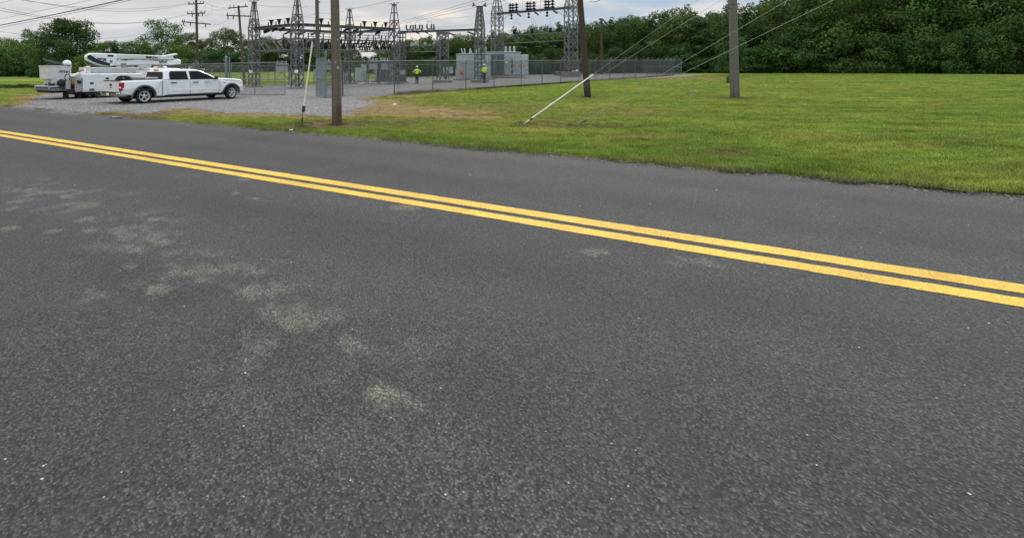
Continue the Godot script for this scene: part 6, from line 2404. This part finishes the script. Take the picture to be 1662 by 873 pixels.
func make_people() -> void:
	var lime := Color(0.62, 0.95, 0.07)
	# both seen from behind: forward is away from the camera
	person("worker in a lime shirt and white hard hat standing in the open gravel, elbows out", survey(676.5, 136.2), PI - 0.15, 1.83,
		[[Vector3(-0.41, 1.16, 0.0), Vector3(-0.13, 1.14, 0.2), Vector3(-0.2, 1, 0.3)], [Vector3(0.41, 1.15, 0.0), Vector3(0.13, 1.13, 0.2), Vector3(0.2, 1, 0.3)]],
		[[Vector3(-0.085, 0.5, 0.02), Vector3(-0.08, 0.1, -0.01)], [Vector3(0.085, 0.5, 0.03), Vector3(0.09, 0.1, 0.0)]], lime, Color(0.02, 0.023, 0.035), Color(0.05, 0.035, 0.025))
	person("worker in a lime shirt walking beside the floodlight tower before the transformer", survey(786, 135.2), PI + 0.35, 1.9,
		[[Vector3(-0.27, 1.1, 0.08), Vector3(-0.17, 1.04, 0.31), Vector3(-1, 0.3, 0.2)], [Vector3(0.27, 1.1, 0.06), Vector3(0.15, 1.08, 0.3), Vector3(1, 0.3, 0.2)]],
		[[Vector3(-0.13, 0.52, 0.12), Vector3(-0.15, 0.1, 0.08)], [Vector3(0.13, 0.5, -0.02), Vector3(0.15, 0.1, -0.18)]], lime, Color(0.03, 0.037, 0.032), Color(0.06, 0.04, 0.03))

# ---------------------------------------------------------------- trees
# a crown as thousands of small leaf sprays spread over lobes; made in metres for a tree of the given height
func crown(sd: int, tall: float, wide: float, low: float, kind: int, leaves: int, leaf: float, tone: Color) -> ArrayMesh:
	var r := RandomNumberGenerator.new()
	r.seed = sd
	var lobes := []
	var n: int = [44, 60, 40, 70][kind]
	for i in n:
		var u := (i + r.randf()) / n
		var h := lerpf(low, 0.93, u)
		var env := 1.0
		var size := wide * r.randf_range(0.10, 0.21)
		if kind == 0: env = sqrt(maxf(0.05, 1.0 - pow((h - 0.48) / 0.56, 2.0)))           # round
		elif kind == 1:                                                                     # loosely pointed, heavier below
			h = lerpf(low, 0.97, 1.0 - pow(1.0 - u, 0.72))
			env = pow(maxf(0.0, 1.0 - h), 0.75) * 1.05
			size = wide * (0.045 + 0.17 * pow(maxf(0.0, 1.0 - h), 0.7)) * r.randf_range(0.7, 1.25)
		elif kind == 2: env = sqrt(maxf(0.04, 1.0 - pow(h / 1.03, 3.0)))                    # bush, broad at the ground
		else: env = sqrt(maxf(0.03, 1.0 - pow(h / 0.98, 2.6)))                              # dome
		var a := r.randf() * TAU
		var rad := env * wide * 0.5 * pow(r.randf(), 0.5 if kind != 3 else 0.32) * 0.92
		if kind != 1: size = minf(size, tall * (1.0 - h) * 0.8 + 0.3)
		lobes.append([Vector3(cos(a) * rad, h * tall, sin(a) * rad), size, r.randf_range(0.7, 1.3), r.randf_range(-0.14, 0.16)])
	var v := PackedVector3Array()
	var nn := PackedVector3Array()
	var c := PackedColorArray()
	var total := 0.0
	for l in lobes: total += l[1] * l[1]
	for l in lobes:
		var count := int(leaves * l[1] * l[1] / total)
		for i in count:
			var d := Vector3(r.randfn(), r.randfn() * 0.8 + 0.25, r.randfn()).normalized()
			var p: Vector3 = l[0] + d * l[1] * (0.55 + 0.5 * pow(r.randf(), 0.6)) * Vector3(1.0, 0.72, 1.0)
			if r.randf() < 0.09: p = l[0] + d * l[1] * r.randf_range(1.0, 1.22) * Vector3(1, 0.9, 1)
			if p.y < 0.05: p.y = r.randf() * 0.4
			var s := leaf * r.randf_range(0.6, 1.4)
			var m := (d + Vector3(r.randfn(), r.randfn(), r.randfn()) * 0.55).normalized()
			var a := m.cross(Vector3(r.randfn(), r.randfn(), r.randfn())).normalized()
			var b := m.cross(a)
			var k: float = 1.18 * l[2] * r.randf_range(0.78, 1.24)
			var col := Color(tone.r * k * (1.0 + l[3]), tone.g * k, tone.b * 1.2 * k * (1.0 - l[3] * 0.4))
			var e := a * s
			var f := b * s * 0.55
			v.append_array([p - e, p + f, p + e, p - e, p + e, p - f])
			for q in 6:
				nn.append(m)
				c.append(col)
	var arr := []
	arr.resize(Mesh.ARRAY_MAX)
	arr[Mesh.ARRAY_VERTEX] = v
	arr[Mesh.ARRAY_NORMAL] = nn
	arr[Mesh.ARRAY_COLOR] = c
	var mesh := ArrayMesh.new()
	mesh.add_surface_from_arrays(Mesh.PRIMITIVE_TRIANGLES, arr)
	return mesh

func trunk_mesh(sd: int, tall: float, wide: float, r0: float) -> SurfaceTool:
	var r := RandomNumberGenerator.new()
	r.seed = sd
	var st := mb()
	var p := Vector3(0, -0.4, 0)
	for k in 5:
		var q := Vector3(r.randf_range(-0.12, 0.12) * k * 0.3, tall * 0.82 * (k + 1) / 5.0, r.randf_range(-0.12, 0.12) * k * 0.3)
		tube(st, p, q, r0 * (1.0 - 0.17 * k), r0 * (1.0 - 0.17 * (k + 1)), 8, false)
		if k > 0:
			for j in 3:
				var a := r.randf() * TAU
				var e := q + Vector3(cos(a) * wide * 0.32, tall * 0.14, sin(a) * wide * 0.32) * r.randf_range(0.6, 1.0)
				tube(st, p.lerp(q, r.randf()), e, r0 * 0.35, r0 * 0.08, 5, false)
		p = q
	return st

var crowns := []
func make_crowns() -> void:
	# [mesh, trunk, height, width]
	var spec := [
		[10.0, 7.6, 0.16, 0, 11000, 0.135, Color(0.06, 0.1, 0.022)],
		[10.0, 6.6, 0.2, 0, 9500, 0.135, Color(0.07, 0.115, 0.026)],
		[10.0, 6.0, 0.12, 1, 9500, 0.13, Color(0.055, 0.098, 0.026)],
		[10.0, 5.0, 0.1, 1, 8500, 0.125, Color(0.05, 0.088, 0.026)],
		[4.0, 5.6, 0.02, 2, 7000, 0.11, Color(0.085, 0.135, 0.026)],
		[4.0, 5.0, 0.02, 2, 6500, 0.11, Color(0.05, 0.09, 0.022)],
		[7.5, 6.9, 0.05, 3, 20000, 0.115, Color(0.047, 0.08, 0.018)],
		[9.0, 7.6, 0.3, 0, 6500, 0.12, Color(0.06, 0.1, 0.026)],
	]
	for i in spec.size():
		var s: Array = spec[i]
		var tr := trunk_mesh(50 + i, s[0], s[1], 0.2 if i < 4 else 0.09)
		tr.generate_normals()
		crowns.append([crown(100 + i, s[0], s[1], s[2], s[3], s[4], s[5], s[6]), tr.commit(), s[0], s[1]])

func tree(kind: int, at: Vector3, tall: float, wide: float, called: String, label: String, cat: String, group := "") -> void:
	var s: Array = crowns[kind]
	var t := thing(called, label, cat, at, rng.randf() * TAU, group)
	var k := Vector3(wide / s[3], tall / s[2], wide / s[3])
	put("trunk" if cat == "tree" else "stems", s[1], M.bark, t).scale = k
	put("crown" if cat == "tree" else "foliage", s[0], M.leaf, t).scale = k

func plant(kind: int, px: float, top: float, d: float, wide_px: float, called: String, label: String, cat: String, group := "") -> void:
	var at := over(px, d, -0.1)
	tree(kind, at, (height_of(top, d) - at.y) / 0.99, wide_px / FOCAL * d, called, label, cat, group)

const TENS := ["", "", "twenty", "thirty"]
const ORD := ["", "first", "second", "third", "fourth", "fifth", "sixth", "seventh", "eighth", "ninth", "tenth", "eleventh", "twelfth", "thirteenth", "fourteenth", "fifteenth", "sixteenth", "seventeenth", "eighteenth", "nineteenth", "twentieth"]
func ordinal(n: int) -> String:
	if n <= 20: return ORD[n]
	if n == 30: return "thirtieth"
	return TENS[n / 10] + "-" + ORD[n % 10]

func make_trees() -> void:
	rng.seed = 77
	make_crowns()
	# the separate trees on the left
	plant(6, 113, 30, 92.0, 92, "big_tree", "big dark dome-shaped tree at the left, behind the bucket truck", "tree")
	plant(1, 58, 48, 105.0, 56, "tree", "grey-green tree peeping out left of the big dark tree", "tree")
	plant(4, 4, 63, 100.0, 74, "shrub", "light green shrubby tree at the far left edge", "bush")
	plant(4, 42, 71, 96.0, 66, "shrub", "light green bushes in front of the grey-green tree", "bush")
	plant(5, 78, 82, 88.0, 60, "shrub", "dark low bush at the left foot of the big tree", "bush")
	plant(5, 22, 92, 92.0, 60, "shrub", "dark low bush at the far left above the field edge", "bush")
	plant(4, 150, 84, 86.0, 60, "shrub", "low bush at the right foot of the big dark tree", "bush")
	plant(7, 262, 31, 148.0, 76, "tree", "airy round tree with gaps in its crown behind the boom", "tree")
	plant(1, 303, 52, 140.0, 48, "tree", "green tree just left of the tall pole with crossarms", "tree")
	plant(1, 332, 62, 144.0, 34, "tree", "small tree just right of the tall pole with crossarms", "tree")
	plant(0, 368, 45, 140.0, 66, "tree", "broad tree with a ragged top between the two armed poles", "tree")
	plant(4, 292, 74, 128.0, 60, "shrub", "bright green bush beneath the airy round tree", "bush")
	plant(5, 345, 80, 126.0, 66, "shrub", "dark bush between the two armed poles", "bush")
	plant(5, 385, 84, 126.0, 60, "shrub", "dark bush behind the leaning armed pole", "bush")
	for q in [[175, 65, 110], [198, 67, 112], [221, 66, 108], [243, 68, 112], [160, 70, 106]]:
		plant(1, q[0], q[1], q[2], 40, "tree", "%s distant tree of the low row right of the big dome-shaped tree" % ["second", "third", "fourth", "fifth", "first"][[175, 198, 221, 243, 160].find(q[0])], "tree", "distant trees of the low row at left")
	for q in [[30, 84, 112], [0, 80, 110], [-40, 70, 105], [-80, 60, 100]]:
		plant(1, q[0], q[1], q[2], 60, "tree", "%s distant tree behind the light green bushes at far left, counted leftwards" % ordinal(1 + [30, 0, -40, -80].find(q[0])), "tree", "distant trees behind the left bushes")
	for q in [[-6, 139], [8, 137], [21, 138], [34, 136], [47, 137], [58, 138]]:
		plant(5, q[0], q[1], 45.0 + 0.5 * (int(q[0]) % 3), 22, "brush", "%s low brush clump from the left along the field edge" % ordinal(1 + [-6, 8, 21, 34, 47, 58].find(q[0])), "brush", "low brush at the edge of the left field")
	# row behind the rear fence, seen through the steelwork
	var cnt := 0
	for q in [[410, 62, 74, 46, 0], [432, 58, 78, 44, 0], [455, 60, 76, 46, 1], [480, 64, 80, 44, 0], [505, 62, 78, 42, 1], [530, 66, 76, 40, 0], [552, 72, 78, 36, 5], [572, 80, 80, 34, 5], [596, 92, 90, 30, 5], [618, 78, 84, 34, 1], [640, 70, 86, 40, 0]]:
		cnt += 1
		plant(q[4], q[0], q[1], q[2] + 58.0, q[3], "tree", "%s tree from the leaning armed pole in the row behind the bay" % ordinal(cnt), "tree", "trees behind the rear fence seen through the bay")
	cnt = 0
	for q in [[400, 94], [424, 92], [449, 93], [474, 94], [500, 92], [527, 93], [552, 94], [578, 98], [604, 99], [630, 92]]:
		cnt += 1
		plant(5, q[0], q[1], 136.0, 44, "shrub", "%s low bush from the leaning armed pole, under the trees behind the bay" % ordinal(cnt), "bush", "bushes behind the rear fence seen through the bay")
	# the dense wood on the right: its edge runs from behind the yard towards the viewer
	var edge := [[640, 96], [800, 97], [950, 97], [1060, 93], [1110, 84], [1200, 76], [1330, 66], [1480, 59], [1700, 50]]
	var skyline := [[640, 64], [690, 60], [760, 53], [800, 49], [850, 41], [900, 37], [940, 28], [1000, 23], [1035, 26], [1060, 18], [1090, 9], [1115, 12], [1140, 20], [1165, 10], [1200, -6], [1330, -26], [1480, -45], [1700, -80]]
	var at := func(list: Array, px: float) -> float:
		for i in list.size() - 1:
			if px <= list[i + 1][0]:
				return lerpf(list[i][1], list[i + 1][1], clampf((px - list[i][0]) / float(list[i + 1][0] - list[i][0]), 0.0, 1.0))
		return list[list.size() - 1][1]
	var px := 648.0
	var i := 0
	while px < 1700.0:
		var d: float = at.call(edge, px)
		var top: float = at.call(skyline, px)
		var step := 3.9 * FOCAL / d * (1.0 + 0.15 * rng.randf())
		# front row, a taller second row and low growth at the edge
		plant([2, 1, 3, 0, 2, 0][i % 6], px, top + rng.randf_range(-2.0, 12.0), d + rng.randf_range(0.0, 3.5), rng.randf_range(6.0, 8.6) * FOCAL / d, "wood_tree", "%s tree from the yard end in the front row of the dark wood" % ordinal(i + 1), "tree", "trees along the front of the dense wood")
		plant([3, 2, 0, 2][i % 4], px + step * 0.5, top + rng.randf_range(-6.0, 5.0), d + 5.0 + rng.randf_range(0.0, 3.0), rng.randf_range(6.0, 8.0) * FOCAL / d, "wood_tree", "%s treetop from the yard end in the second row of the dark wood" % ordinal(i + 1), "tree", "trees of the second row of the dense wood")
		plant(5, px + step * 0.3, lerpf(116.0, top, rng.randf_range(0.22, 0.5)), d - 2.2 + rng.randf_range(-0.8, 0.8), 5.6 * FOCAL / d, "undergrowth_bush", "%s dark bush from the yard end along the wood's edge" % ordinal(i + 1), "bush", "undergrowth along the edge of the dense wood")
		plant(5, px + step * 0.8, lerpf(116.0, top, rng.randf_range(0.4, 0.6)), d + 7.0, 7.5 * FOCAL / d, "undergrowth_bush", "%s tall bush from the yard end inside the dark wood" % ordinal(i + 1), "bush", "undergrowth inside the dense wood")
		if i % 2 == 0:
			plant(0, px + step, top + 9.0, d + 11.0, 9.0 * FOCAL / d, "wood_tree", "%s tree from the yard end deep inside the dark wood" % ordinal(i / 2 + 1), "tree", "trees deep in the dense wood")
		px += step
		i += 1
	plant(3, 1186, -14, 60.0, 44, "pine_tree", "nearer pine with drooping brownish boughs by the right pole", "tree")
	# small things on the grass
	var sp := thing("sapling", "small leafy sapling growing just left of the pale right pole", "sapling", survey(1183, 136))
	put("leaves", crowns[4][0], M.leaf, sp).scale = Vector3(0.06, 0.16, 0.06)
	put("stem", crowns[4][1], M.bark, sp).scale = Vector3(0.06, 0.16, 0.06)
	var st := mb()
	cbox(st, Vector3(0, 0.08, 0), Vector3(0.3, 0.18, 0.24), 0.05)
	var o := obj("stone", st, M.concrete)
	o.position = survey(1125, 152)
	tag(o, "pale stone lying alone on the upper lawn", "stone")
	for q in [[640, 171.5, 0.17, "white scrap of litter on the grass right of the big pole"], [472, 214, 0.1, "white scrap of litter on the verge at the asphalt edge"]]:
		st = mb()
		cbox(st, Vector3(0, 0.05, 0), Vector3(q[2], 0.05, q[2] * 0.6), 0.015, Basis(Vector3(0.2, 1, 0.1).normalized(), 0.5))
		o = obj("litter_scrap", st, M.litter)
		o.position = survey(q[0], q[1])
		tag(o, q[3], "litter")
	var db := thing("debris_pile", "dark flat debris lying where the drive meets the road", "debris", survey(190, 192) + Vector3(0, 0.02, 0))
	for k in 4:
		st = mb()
		cbox(st, Vector3(-0.16 + 0.1 * k, 0.03, 0.03 * k), Vector3(0.2, 0.04, 0.1), 0.01, Basis(Vector3(0, 1, 0.1).normalized(), 0.3 * k - 0.4))
		obj("plank_scrap", st, M.dark_grey if k != 1 else M.pale_paint, db)

func _ready() -> void:
	make_view()
	make_materials()
	make_ground()
	make_grass()
	make_poles()
	make_substation()
	make_fences()
	make_pickup()
	make_bucket_truck()
	make_people()
	make_trees()
